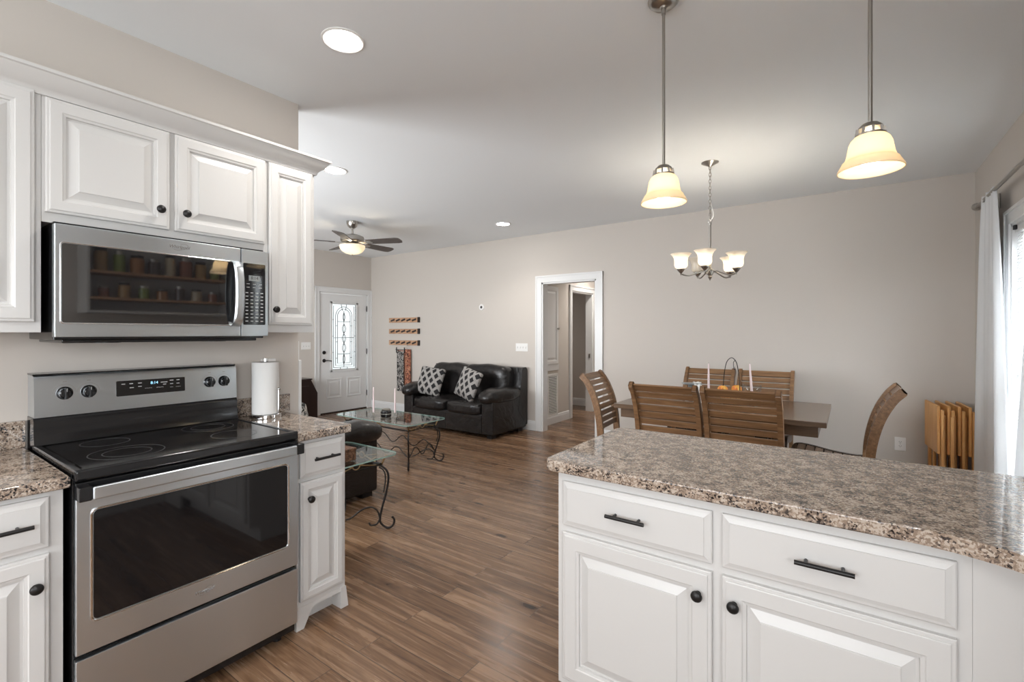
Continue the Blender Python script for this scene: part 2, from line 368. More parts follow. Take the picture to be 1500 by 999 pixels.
        if sub:
            md = o.modifiers.new('smooth', 'SUBSURF'); md.levels = sub; md.render_levels = sub
        return o

def tag(o, label, cat, group=None):
    o['label'] = label; o['category'] = cat
    if group: o['group'] = group
    return o
def thing(name, label, cat, loc=(0, 0, 0), rz=0., group=None):
    o = bpy.data.objects.new(name, None); o.empty_display_size = .1; COL.objects.link(o)
    o.location = loc; o.rotation_euler = (0, 0, rz); return tag(o, label, cat, group)
def struct(o, label=None, cat=None):
    o['kind'] = 'structure'
    if label: o['label'] = label
    if cat: o['category'] = cat
    return o
def kids(o): return [c for c in bpy.data.objects if c.parent == o]
def copy_tree(o, parent=None):
    c = o.copy(); COL.objects.link(c)
    if parent: c.parent = parent
    for k in kids(o): copy_tree(k, c)
    return c
def dup(root, loc, rz, label):
    c = copy_tree(root); c.location = loc; c.rotation_euler = (0, 0, rz); c['label'] = label; return c
def textmesh(s, size, name, mat, parent, x, y, z, ext=.0006, shear=0., align='CENTER', rx=PI/2):
    cu = bpy.data.curves.new('txt', 'FONT'); cu.body = s; cu.size = size; cu.extrude = ext; cu.shear = shear; cu.align_x = align; cu.align_y = 'CENTER'
    o = bpy.data.objects.new('txt', cu); COL.objects.link(o)
    dg = bpy.context.evaluated_depsgraph_get(); me = bpy.data.meshes.new_from_object(o.evaluated_get(dg)); bpy.data.objects.remove(o)
    me.transform(Matrix.Translation((x, y, z)) @ Matrix.Rotation(rx, 4, 'X')); me.materials.clear(); me.materials.append(mat)
    ob = bpy.data.objects.new(name, me); COL.objects.link(ob); ob.parent = parent; return ob
def rrect(w, h, r, n=5, cx=0., cy=0.):
    out = []
    for sx, sy, a0 in ((1, -1, -90), (1, 1, 0), (-1, 1, 90), (-1, -1, 180)):
        for k in range(n+1):
            a = math.radians(a0+90*k/n); out.append((cx+sx*(w/2-r)+r*math.cos(a), cy+sy*(h/2-r)+r*math.sin(a)))
    return out
def spline(pts, n=6):
    P = [Vector(p) for p in pts]; out = []
    for i in range(len(P)-1):
        p0 = P[max(i-1, 0)]; p1 = P[i]; p2 = P[i+1]; p3 = P[min(i+2, len(P)-1)]
        for k in range(n):
            t = k/n; out.append(.5*((2*p1)+(p2-p0)*t+(2*p0-5*p1+4*p2-p3)*t*t+(3*p1-p0-3*p2+p3)*t**3))
    out.append(P[-1]); return out

# ------------------------------------------------------------------ the setting
H = 2.743
XS = -2.69            # stove wall face
YF = 5.62             # far wall face
XR = .88              # right wall face
XE = -7.13            # entry wall face
YB = -2.45            # wall behind the camera
T = .12
struct(MB().box(XE-T, XR+T, YB-T, 10.0, -.1, 0).build('floor', M['floor'], smooth=0))
struct(MB().box(XE-T, XR+T, YB-T, 10.0, H, H+.1).build('ceiling', M['ceil'], smooth=0))
def wall_with_hole(axis, at0, at1, a0, a1, holes):
    """wall slab along a (x if axis=='x'), thickness at0..at1 in the other axis; holes [(a0,a1,z0,z1)]"""
    mb = MB(); cur = a0
    def b(p, q, z0, z1):
        if q-p < 1e-4 or z1-z0 < 1e-4: return
        if axis == 'x': mb.box(p, q, at0, at1, z0, z1)
        else: mb.box(at0, at1, p, q, z0, z1)
    for h in sorted(holes):
        b(cur, h[0], 0, H); b(h[0], h[1], 0, h[2]); b(h[0], h[1], h[3], H); cur = h[1]
    b(cur, a1, 0, H); return mb
DX0, DX1, DZ = -3.455, -2.635, 2.06          # opening to the hall in the far wall
struct(wall_with_hole('x', YF, YF+T, XE-T, XR+T, [(DX0, DX1, 0, DZ)]).build('wall_far', M['wall'], smooth=0))
EY0, EY1, EZ = 4.565, 5.535, 2.055          # entry door opening
struct(wall_with_hole('y', XE-T, XE, 0., YF, [(EY0, EY1, 0, EZ)]).build('wall_entry', M['wall'], smooth=0))
WY0, WY1, WZ0, WZ1 = 2.62, 4.50, .06, 2.09   # tall dining window
struct(wall_with_hole('y', XR, XR+T, YB-T, YF, [(-1.55, .05, 1.05, 2.10), (WY0, WY1, WZ0, WZ1)]).build('wall_right', M['wall'], smooth=0))
struct(MB().box(XS-T, XS, YB, 1.584, 0, H).build('wall_stove', M['wall'], smooth=0))
struct(wall_with_hole('x', YB-T, YB, XS-T, XR+T, [(-2.05, .25, .95, 2.15)]).build('wall_back', M['wall'], smooth=0))
struct(wall_with_hole('x', -T, 0., XE-T, XS-T, [(-5.9, -3.5, .6, 2.1)]).xf(Matrix.Translation((0, .35, 0))).build('wall_living', M['wall'], smooth=0))
struct(MB().box(XE-30, XR+30, YB-30, 40, -.32, -.3).build('ground', M['outside'], smooth=0))
# hall behind the opening
HX = -3.62
struct(wall_with_hole('y', HX-T, HX, YF+T, 9.6, [(6.80, 7.56, 0, 2.045)]).build('wall_hall', M['wall'], smooth=0))
struct(MB().box(-2.5, -2.5+T, YF+T, 9.6, 0, H).build('wall_hall_right', M['wall'], smooth=0))
struct(MB().box(-6.5, -2.4, 9.6, 9.6+T, 0, H).build('wall_hall_end', M['wall'], smooth=0))
struct(MB().box(-6.5, HX-T, 8.05, 8.05+T, 0, H).build('wall_bedroom', M['wall'], smooth=0))
struct(MB().box(-6.5, -6.5+T, YF+T, 8.05, 0, H).build('wall_bedroom_side', M['wall'], smooth=0))

def baseboard(name, x0, y0, x1, y1, nx, ny):
    """profile along the line, standing off in direction (nx,ny)"""
    mb = MB(); prof = [(0, 0), (.016, 0), (.016, .095), (.011, .115), (.011, .125), (.004, .135), (0, .135)]
    A = [mb.bm.verts.new((x0+nx*d, y0+ny*d, z)) for d, z in prof]; B = [mb.bm.verts.new((x1+nx*d, y1+ny*d, z)) for d, z in prof]; n = len(prof)
    for k in range(n): mb.bm.faces.new((A[k], A[(k+1) % n], B[(k+1) % n], B[k]))
    mb.bm.faces.new(A[::-1]); mb.bm.faces.new(B)
    return struct(mb.build(name, M['trim'], smooth=0))
baseboard('baseboard_far_left', XE, YF, DX0-.1, YF, 0, -1)
baseboard('baseboard_far_right', DX1+.1, YF, XR, YF, 0, -1)
baseboard('baseboard_entry', XE, .35, XE, EY0-.085, 1, 0)
baseboard('baseboard_right', XR, 4.68, XR, YF, -1, 0)
baseboard('baseboard_hall', HX, YF+T, HX, 6.71, 1, 0)
baseboard('baseboard_bedroom', -6.4, 8.05, HX-T, 8.05, 0, -1)
baseboard('baseboard_hall_right', -2.5, YF+T, -2.5, 9.6, -1, 0)
baseboard('baseboard_hall_end', HX, 9.6, -2.5, 9.6, 0, -1)

def casing(name, w, h, cw=.09, z0=0., sill=False, jamb=T):
    """door casing round an opening w x h, local: opening centred on x, wall face at y=0, facing -y"""
    mb = MB(); a = w/2
    for sx in (-1, 1):
        mb.box(sx*a, sx*(a+cw), -.018, .0, z0, h+cw, .004); mb.box(sx*(a+cw-.022), sx*(a+cw), -.026, -.016, z0, h+cw, .003)
        mb.box(sx*a, sx*(a-.02), -.005, jamb, z0, h)
    mb.box(-a-cw, a+cw, -.0185, .0, h, h+cw, .004); mb.box(-a-cw, a+cw, -.0265, -.016, h+cw-.022, h+cw, .003)
    mb.box(-a, a, -.005, jamb, h-.02, h)
    if sill: mb.box(-a-cw-.03, a+cw+.03, -.05, jamb, z0-.03, z0, .006); mb.box(-a-cw, a+cw, -.018, 0, z0-.11, z0-.03, .004)
    o = mb.build(name, M['trim'], smooth=25); return struct(o)
c1 = casing('trim_1', DX1-DX0, DZ, .095); c1.location = ((DX0+DX1)/2, YF, 0)
c2 = casing('trim_2', EY1-EY0, EZ, .085); c2.location = (XE, (EY0+EY1)/2, 0); c2.rotation_euler = (0, 0, PI/2)
c3 = casing('trim_3', .76, 2.045, .09); c3.location = (HX, 7.18, 0); c3.rotation_euler = (0, 0, PI/2)
struct(MB().box(XS-.10, XS+.002, 1.584, 1.604, 0, 1.205, .003).build('trim_4', M['trim'], smooth=25))

# panelled slab used for every cabinet door, local: centred, facing -y, back at y=0
def panel_mesh(mb, w, h, cx, cz, y0=0., t=.02, st=.058):
    return mb.rings(w, h, [(0, 0), (0, t-.006), (.003, t-.004), (.010, t-.0035), (.0105, t-.001), (.013, t), (st-.012, t), (st-.009, t-.003), (st-.001, t-.005), (st, t-.0125), (st+.007, t-.0125), (st+.034, t-.003), (st+.0345, t-.0005), (st+.037, t), ], cx, cz, y0)
def drawer_mesh(mb, w, h, cx, cz, y0=0., t=.02):
    return mb.rings(w, h, [(0, 0), (0, t-.009), (.003, t-.007), (.009, t-.006), (.021, t-.002), (.0215, t), (.024, t)], cx, cz, y0)
def knob(par, x, y, z, r=.0165):
    MB().lathe([(.009, 0), (.006, .003), (.006, .012), (.012, .016), (r, .019), (r, .023), (r-.002, .027), (r*.55, .030), (.0, .031)], (x, y, z), 20, axis='y').build('knob', M['blackmetal'], par)
def pull(par, x, y, z, L=.125):
    mb = MB()
    for s in (-1, 1): mb.cyl((x+s*L*.31, y, z), (x+s*L*.31, y-.028, z), .0045, n=12)
    mb.cyl((x-L/2, y-.03, z), (x+L/2, y-.03, z), .0062, n=14); mb.build('handle', M['blackmetal'], par)

# ---------------- entry door
def entry_door():
    d = bpy.data.objects.new('door_1', None); COL.objects.link(d); d.location = (XE-.005, (EY0+EY1)/2, 0); d.rotation_euler = (0, 0, PI/2); struct(d, 'white entry door with an arched leaded glass panel', 'door')
    w = EY1-EY0-.044; a = w/2; y0, y1 = .0, .044; gx, gz0, gz1 = .275, .70, 1.90; cx = .0
    mb = MB()
    mb.box(-a, -gx, y0, y1, .022, 2.03, .002); mb.box(gx, a, y0, y1, .022, 2.03, .002); mb.box(-gx, gx, y0, y1, .022, gz0, 0); mb.box(-gx, gx, y0, y1, gz1, 2.03, 0)
    for sx in (-1, 1):                                # lower raised panels
        mb.rings(.30, .34, [(0, -.002), (0, .001), (.008, .009), (.020, .009), (.030, .002), (.05, .002), (.066, .009)], sx*.20, .42, y0)
    mb.build('door_slab', M['door'], d, smooth=0)
    f = MB(); fw = .035
    for sx in (-1, 1): f.box(sx*gx, sx*(gx-fw), -.014, .03, gz0, gz1, .004)
    f.box(-gx, gx, -.014, .03, gz0, gz0+fw, .004); f.box(-gx, gx, -.014, .03, gz1-fw, gz1, .004); f.build('glass_frame', M['door'], d, smooth=25)
    MB().box(-gx+.01, gx-.01, .012, .02, gz0+.01, gz1-.01).build('glass_pane', M['leadglass'], d, smooth=0)
    c = MB(); r = .0046; yy = .008
    def ln(*p): c.tube([(x, yy, z) for x, z in p], r, 6)
    zc = (gz0+gz1)/2
    for ins in (.038, .070): ln((-gx+ins, gz0+ins), (gx-ins, gz0+ins), (gx-ins, gz1-ins), (-gx+ins, gz1-ins), (-gx+ins, gz0+ins))
    for R in (.165, .128):
        zt = gz1-.085-.165 if R == .165 else gz1-.085-.165
        arc = [(R*math.cos(t*PI/16), zt+R*1.0*math.sin(t*PI/16)) for t in range(17)]
        zb = gz0+.105+(.165-R)
        ln(*([(R, zb)]+arc+[(-R, zb), (R, zb)]))
    for sx in (-1, 1): ln((sx*.03, gz1-.15), (sx*.055, gz1-.04)); 
    ln((0, gz0+.07), (0, gz1-.15))
    for z in (zc+.26, zc-.02, zc-.30): ln((-.2 if z == zc-.02 else -.128, z), (.2 if z == zc-.02 else .128, z))
    def wave(z0, z1, A, n):
        for sx in (-1, 1): ln(*[(sx*A*math.sin(PI*n*k/24), z0+(z1-z0)*k/24) for k in range(25)])
    wave(zc-.28, zc+.22, .035, 3); wave(zc+.26, zc+.42, .02, 1); wave(zc-.48, zc-.30, .02, 1)
    for k in range(1, 4):
        z = gz0+.05+k*.28
        for sx in (-1, 1): ln((sx*(gx-.07), z), (sx*(gx-.038), z)); ln((sx*.128, z-.1), (sx*.165, z-.1))
    for x in (-.07, .07): ln((x, gz0+.038), (x, gz0+.07))
    c.build('leaded_came', M['blackmetal'], d)
    h = MB(); h.lathe([(.031, 0), (.031, .006), (.024, .010), (.011, .012), (.011, .045), (0, .046)], (-a+.07, 0, .90), 20, axis='y'); h.tube(spline([(-a+.07, -.042, .90), (-a+.12, -.044, .902), (-a+.185, -.04, .888)]), [.009]*6+[.007]*7, 10); h.build('lever_handle', M['blackmetal'], d)
    MB().lathe([(.031, 0), (.031, .008), (.026, .016), (.01, .018), (0, .019)], (-a+.07, 0, 1.035), 20, axis='y').build('deadbolt', M['blackmetal'], d)
    for z in (.28, 1.03, 1.80): MB().box(a+.002, a+.012, -.012, .01, z-.05, z+.05, .002).cyl((a+.004, -.012, z-.05), (a+.004, -.012, z+.05), .006, n=10).build('hinge', M['blackmetal'], d)
    MB().box(-a-.01, a+.01, -.01, .1, .0, .02, .004).build('threshold', M['darkwood'], d)
entry_door()

# ---------------- hall: tall closet door and the return-air grille under it
def hall_door():
    d = bpy.data.objects.new('door_2', None); COL.objects.link(d); d.location = (HX, 6.05, 0); d.rotation_euler = (0, 0, PI/2); struct(d, 'tall white panel door of the hall utility closet', 'door')
    mb = MB(); panel_mesh(mb, .54, 1.17, .02, 1.475, 0., .025, .07); mb.build('door_panel', M['door'], d, smooth=0)
    MB().lathe([(.012, 0), (.008, .01), (.016, .022), (.018, .03), (0, .038)], (.25, -.025, 1.43), 16, axis='y').build('door_knob', M['nickel'], d)
    mb = MB(); mb.box(-.29, .31, -.016, 0, .80, .89, .004); mb.build('door_rail', M['trim'], d)
    g = thing('return_air_grille', 'white louvred return air grille low in the hallway', 'vent', (HX, 6.05, .12), PI/2)
    mb = MB()
    for (x0, x1, z0, z1) in ((-.27, .29, .0, .03), (-.27, .29, .60, .63), (-.27, -.24, 0, .63), (.26, .29, 0, .63), (.0, .018, .03, .60)): mb.box(x0, x1, -.012, 0, z0, z1, .002)
    mb.build('grille_frame', M['plastic'], g)
    mb = MB(); R = Matrix.Rotation(math.radians(40), 4, 'X')
    for k in range(24):
        z = .045+k*.0237
        mb.box(-.24, .26, -.009, .009, -.001, .001, 0, 1, Matrix.Translation((0, -.006, z)) @ R)
    mb.build('louvres', M['plastic'], g, smooth=0)
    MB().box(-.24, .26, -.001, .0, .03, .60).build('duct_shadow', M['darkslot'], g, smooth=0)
hall_door()
tag(MB().box(HX-.06, HX-.03, 7.532, 7.541, .93, 1.0, .002).build('strike_plate', M['nickel']), 'dark metal strike plate on the white hall door jamb', 'strike plate')

# ---------------- dining window, blinds, rod and curtains
def window():
    w = bpy.data.objects.new('window_1', None); COL.objects.link(w); w.location = (XR, (WY0+WY1)/2, 0); w.rotation_euler = (0, 0, -PI/2); struct(w, 'tall white dining window beside the curtain', 'window')
    # local: -y -> faces -x world, +x -> -y world
    o = casing('window_casing', WY1-WY0, WZ1, .095, WZ0, False); o.parent = w; del o['kind']
    a = (WY1-WY0)/2
    f = MB()
    for x0, x1 in ((-a+.02, -a+.075), (a-.075, a-.02), (-.035, .035)): f.box(x0, x1, .04, .10, WZ0, WZ1-.02, .004)
    for z0, z1 in ((WZ0, WZ0+.09), (WZ1-.09, WZ1-.02), (1.10, 1.15)): f.box(-a+.02, a-.02, .042, .098, z0, z1, .004)
    f.build('sash', M['trim'], w, smooth=25)
    MB().box(-a+.03, a-.03, .07, .075, WZ0, WZ1-.02).build('glass_pane', M['pane'], w, smooth=0)
    b = thing('window_blind', 'white slatted blind lowered inside the dining window', 'blind', (XR+.02, (WY0+WY1)/2, 0), -PI/2)
    MB().box(-a+.022, a-.022, -.012, .016, WZ1-.065, WZ1-.022, .004).build('head_rail', M['trim'], b)
    mb = MB(); R = Matrix.Rotation(math.radians(52), 4, 'X'); z = WZ1-.085
    while z > WZ0+.06:
        mb.box(-a+.03, a-.03, -.0125, .0125, -.0006, .0006, 0, 1, Matrix.Translation((0, .004, z)) @ R); z -= .021
    mb.build('slats', M['blind'], b, smooth=0)
    MB().box(-a+.03, a-.03, -.01, .014, WZ0+.02, WZ0+.045, .004).build('bottom_rail', M['trim'], b)
    mb = MB()
    for x in (-a+.2, 0, a-.2): mb.cyl((x, -.011, WZ0+.03), (x, -.011, WZ1-.06), .0012, n=6)
    mb.build('cords', M['plastic'], b)
    k = MB(); k.box(-a+.06, -a+.085, -.03, -.012, WZ1-.05, WZ1-.02, .003); k.build('clip', M['blackmetal'], b)
    r = thing('curtain_rod', 'brushed nickel curtain rod with round finial above the dining window', 'curtain rod', (.80, 0, 2.335))
    MB().cyl((0, 2.45, 0), (0, 5.0, 0), .0125, n=20).build('rod', M['nickel'], r)
    for y, s in ((5.0, 1), (2.45, -1)): MB().lathe([(.0125, 0), (.017, .004), (.017, .012), (.011, .018), (.019, .028), (.029, .045), (.031, .058), (.026, .074), (.012, .086), (0, .089)], (0, 0, 0), 22).xf(Matrix.Translation((0, y, 0)) @ Matrix.Rotation(-s*PI/2, 4, 'X')).build('finial', M['nickel'], r)
    for y in (4.80, 2.58):
        MB().box(.068, .08, y-.012, y+.012, -.075, .03, .003).bar((-.0, y, -.018), (.078, y, -.018), .012, .012).box(-.012, .012, y-.008, y+.008, -.022, -.012, .002).build('bracket', M['nickel'], r)
def curtain(label, ytop, ybot, xtop, xbot, folds, zb=.03):
    mb = MB(); bm = mb.bm; nu, nv = 64, 40; zt = 2.357
    rows = []
    for j in range(nv+1):
        v = j/nv; z = zt+(zb-zt)*v; row = []
        e = v**.85
        for i in range(nu+1):
            u = i/nu
            y = (ytop[0]+(ytop[1]-ytop[0])*u)*(1-e)+(ybot[0]+(ybot[1]-ybot[0])*u)*e
            amp = .016+.014*v
            x = xtop*(1-e)+xbot*e + amp*math.sin(2*PI*folds*u+.6)*(1-.5*math.exp(-v*8)) + .006*math.sin(2*PI*folds*2.3*u+1.+2*v)
            if v < .03: x += 0
            row.append(bm.verts.new((x, y, z)))
        rows.append(row)
    for j in range(nv):
        for i in range(nu): bm.faces.new((rows[j][i], rows[j][i+1], rows[j+1][i+1], rows[j+1][i]))
    o = mb.build('curtain', M['curtain'], None, smooth=180)
    md = o.modifiers.new('thickness', 'SOLIDIFY'); md.thickness = .003; md.offset = 0
    tag(o, label, 'curtain'); return o
window()
curtain('white linen curtain hanging at the corner end of the rod', (4.90, 4.50), (5.24, 4.28), .80, .812, 3)
curtain('white linen curtain cut by the right edge of the photo, beside the bright blind', (3.55, 2.75), (4.10, 2.55), .80, .79, 6)

# ------------------------------------------------------------------ kitchen: stove wall
def front_pulls(): pass
def base_cabinet(name, label, loc, rz, w, d, cols, toe=True, sides=None, notch=False):
    """local: x width centred, front face frame at y=-d/2 ... root at floor centre"""
    r = thing(name, label, 'cabinet', loc, rz); yf = -d/2
    b = MB(); b.box(-w/2, w/2, yf, d/2, .105, .874, .0015)
    if toe: b.box(-w/2, w/2, yf+.075, d/2, 0, .105)
    b.build('cabinet_body', M['cab'], r, smooth=25)
    for c in cols:
        x0, x1 = c['x']; cx = (x0+x1)/2; ww = x1-x0
        m = MB(); drawer_mesh(m, ww, c['dz'][1]-c['dz'][0], cx, sum(c['dz'])/2, yf); dr = m.build('drawer', M['cab'], r, smooth=0)
        pull(dr, c.get('px', cx), yf-.02, sum(c['dz'])/2+.004, c.get('pl', .125))
        m = MB(); panel_mesh(m, ww, c['oz'][1]-c['oz'][0], cx, sum(c['oz'])/2, yf, st=c.get('st', .058)); dn = m.build('door', M['cab'], r, smooth=0)
        knob(dn, c['k'], yf-.02, c.get('kz', .588))
    return r
# right of the stove: X front frame -2.05 ; local x = Y - yc
DEP = .62
base_cabinet('base_cabinet', 'narrow white base cabinet between the stove and the living room', (-2.05-DEP/2-.0, 1.3265, 0), PI/2, .257, DEP, [dict(x=(-.118, .110), dz=(.70, .857), oz=(.135, .682), k=-.077, kz=.602, pl=.132, px=0.001, st=.048)], toe=False)
mb = MB()   # scalloped foot under that cabinet
mb.prism([(1.198, 0), (1.235, 0), (1.275, .075), (1.285, .085), (1.455, .085), (1.455, .105), (1.198, .105)], -2.068, -2.05, 'yz')
mb.box(-2.64, -2.12, 1.21, 1.455, 0, .105)
mb.prism([(1.43, 0), (1.472, 0), (1.458, .104), (1.43, .104)], -2.64, -2.046, 'yz')
t = thing('toe_kick_board', 'white cut-out toe board along the floor under the narrow cabinet', 'trim board', (0, 0, 0)); mb.build('toe_board', M['cab'], t, smooth=25)
base_cabinet('base_cabinet', 'white base cabinet cut by the left edge of the photo, beside the stove', (-2.05-DEP/2, .405-.36, 0), PI/2, .72, DEP, [dict(x=(-.325, .325), dz=(.70, .857), oz=(.135, .680), k=.292, kz=.588, pl=.17, px=.20)])

def slab(poly, z0, z1, name, label, cat, bev=.008):
    mb = MB(); mb.prism(poly, z0, z1)
    bm = mb.bm; ed = [e for e in bm.edges if abs(e.verts[0].co.z-e.verts[1].co.z) < 1e-6]
    bmesh.ops.bevel(bm, geom=ed, offset=bev, segments=4, profile=.6, affect='EDGES')
    return tag(mb.build(name, M['granite'], smooth=40), label, cat)
slab([(XS, 1.186), (-2.015, 1.186), (-2.015, 1.465), (-2.03, 1.478), (XS, 1.478)], .876, .914, 'countertop', 'small granite countertop under the paper towel roll', 'countertop')
slab([(XS, -.6), (-2.015, -.6), (-2.015, .415), (XS, .415)], .876, .914, 'countertop', 'granite countertop left of the stove, cut by the photo edge', 'countertop')
slab([(XS+.0005, -.6), (XS+.02, -.6), (XS+.02, .415), (XS+.0005, .415)], .9145, 1.02, 'backsplash', 'granite backsplash strip left of the stove', 'backsplash', .002)
slab([(XS+.0005, 1.19), (XS+.02, 1.19), (XS+.02, 1.52), (XS+.0005, 1.52)], .9145, 1.012, 'backsplash', 'granite backsplash strip behind the paper towel roll', 'backsplash', .002)

# ---- stove
def logo(par, x, y, z, size, mat):
    textmesh('Whirlpool', size, 'logo', mat, par, x, y, z, .0006, .25)
    R = size*1.55
    pts = [(x+size*.25+R*math.cos(a), y, z+R*.42*math.sin(a)+R*.25*math.cos(a)) for a in [math.radians(q) for q in range(-150, 100, 10)]]
    MB().tube(pts, size*.035, 6).build('logo_swoosh', mat, par)
def stove():
    r = thing('stove', 'stainless steel electric range with black glass cooktop', 'stove', (-2.345, .80, 0), PI/2)
    w = .378; yf = -.345
    MB().box(-w, w, -.315, .325, .03, .900, .003).build('body', M['blackenamel'], r)
    for sx in (-1, 1):
        for y in (-.27, .27): MB().cyl((sx*.32, y, 0), (sx*.32, y, .032), .018, n=14).build('foot', M['blackenamel'], r)
    # cooktop
    MB().box(-w, w, yf+.008, .255, .898, .922, .006).build('cooktop_frame', M['blackenamel'], r)
    MB().prism(rrect(.70, .545, .012, 4, 0, -.045), .9215, .9275).build('glass_cooktop', M['ceramictop'], r)
    mb = MB(); mb.box(-w, w, yf-.002, yf+.034, .893, .930, .009, 4); mb.box(-w, -w+.022, yf, .25, .915, .931, .005, 3); mb.box(w-.022, w, yf, .25, .915, .931, .005, 3); mb.build('cooktop_rim', M['blackenamel'], r)
    for (x, y, R, R2) in ((-.19, -.16, .115, .075), (.19, -.16, .09, 0), (-.19, .10, .08, 0), (.19, .10, .105, .07)):
        mb = MB()
        for q in (R, R2):
            if q: mb.lathe([(q, 0), (q, .0004), (q-.004, .0004), (q-.004, 0)], (x, y, .9274), 48, False, False)
        mb.build('burner_ring', M['ring'], r)
    # backguard
    prof = [(.335, .90), (.215, .93), (.222, .955), (.228, .99), (.225, 1.02), (.235, 1.036), (.335, 1.036)]
    MB().prism(prof, -w, w, 'yz').build('backguard_skirt', M['blackenamel'], r, smooth=50)
    p = [(.335, 1.037), (.226, 1.037), (.233, 1.180), (.240, 1.197), (.256, 1.203), (.335, 1.203)]
    MB().prism(p, -w+.002, w-.002, 'yz').build('control_panel', M['steel'], r, smooth=40)
    mb = MB(); mb.prism([(.25, 1.2025), (.335, 1.2025), (.335, 1.209), (.25, 1.207)], -w, w, 'yz'); mb.build('panel_top_trim', M['blackenamel'], r)
    tilt = Matrix.Rotation(math.radians(-2.8), 4, 'X')
    def onpanel(z): return .2265+(z-1.037)/.143*.007
    y = onpanel(1.127)
    MB().prism(rrect(.262, .066, .004, 3), -.0012, .0012, 'xz').xf(Matrix.Translation((.01, y, 1.127)) @ tilt).build('display_panel', M['blackglass'], r)
    d = textmesh('8:14', .017, 'clock_digits', M['lcd'], r, .018, y-.0016, 1.143, .0003)
    mb = MB()
    for x, z, ww in ((-.096, 1.146, .013), (-.068, 1.146, .013), (-.066, 1.128, .015), (-.094, 1.112, .03), (-.064, 1.110, .016), (-.036, 1.146, .014), (-.036, 1.131, .013), (.056, 1.143, .026), (.058, 1.133, .012), (.086, 1.149, .015), (.112, 1.149, .012), (.086, 1.133, .012), (.112, 1.133, .012), (.086, 1.116, .013), (.113, 1.116, .02)):
        mb.box(x-ww/2, x+ww/2, y-.0017, y-.0005, z-.0018, z+.0018)
    for x in (-.004, .040):
        for dx in (-.007, .007):
            mb.box(x+dx-.006, x+dx+.006, y-.0016, y, 1.1205, 1.1220); mb.box(x+dx-.006, x+dx+.006, y-.0016, y, 1.111, 1.1125); mb.box(x+dx-.006, x+dx-.0045, y-.0016, y, 1.111, 1.122); mb.box(x+dx+.0045, x+dx+.006, y-.0016, y, 1.111, 1.122)
    mb.build('button_legends', M['dim'], r, smooth=0)
    for x in (-.287, -.212, .248, .314):
        yk = onpanel(1.127)
        k = MB().lathe([(.026, 0), (.026, .004), (.0235, .007), (.021, .010), (.020, .022), (.016, .026), (0, .027)], (x, yk, 1.127), 26, axis='y').build('knob', M['blackenamel'], r)
        MB().box(x-.0055, x+.0055, yk-.038, yk-.012, 1.127-.022, 1.127+.022, .003).build('knob_grip', M['blackmetal'], k)
        MB().box(x-.001, x+.001, yk-.0385, yk-.037, 1.135, 1.148).build('knob_mark', M['dim'], k, smooth=0)
        mb = MB(); mb.lathe([(.036, 0), (.036, .0004), (.0352, .0004), (.0352, 0)], (x, yk, 1.127), 30, False, False, 'y')
        for q in (-1, 1): mb.box(x-.006, x+.006, yk-.0008, yk, 1.127+q*.046-.0012, 1.127+q*.046+.0012)
        mb.build('dial_marks', M['dim'], r, smooth=0)
    # oven door
    D = MB(); D.box(-w+.002, w-.002, yf, -.316, .335, .838, .004); dr = D.build('oven_door', M['steel'], r)
    MB().box(-w+.002, w-.002, yf+.002, -.316, .839, .888, .003).build('door_top_band', M['blackenamel'], dr)
    MB().prism(rrect(.658, .356, .014, 4, -.003, .614), yf-.002, yf+.001, 'xz').build('oven_window', M['blackglass'], dr)
    mb = MB(); o1 = rrect(.668, .366, .018, 4, -.003, .614)
    mb.tube([(a, yf-.001, b) for a, b in o1], .0035, 6, True); mb.build('window_bead', M['chrome'], dr)
    h = MB(); h.box(-.345, .345, yf-.052, yf-.034, .838, .880, .006, 3); h.build('oven_handle', M['steel'], dr)
    for sx in (-1, 1): MB().box(sx*.345, sx*.378, yf-.050, yf+.004, .838, .884, .004).build('handle_bracket', M['blackenamel'], dr)
    logo(dr, -.003, yf-.0006, .384, .0165, M['logometal'])
    MB().box(-w+.002, w-.002, yf+.001, -.316, .075, .318, .004).build('storage_drawer', M['steel'], r)
stove()

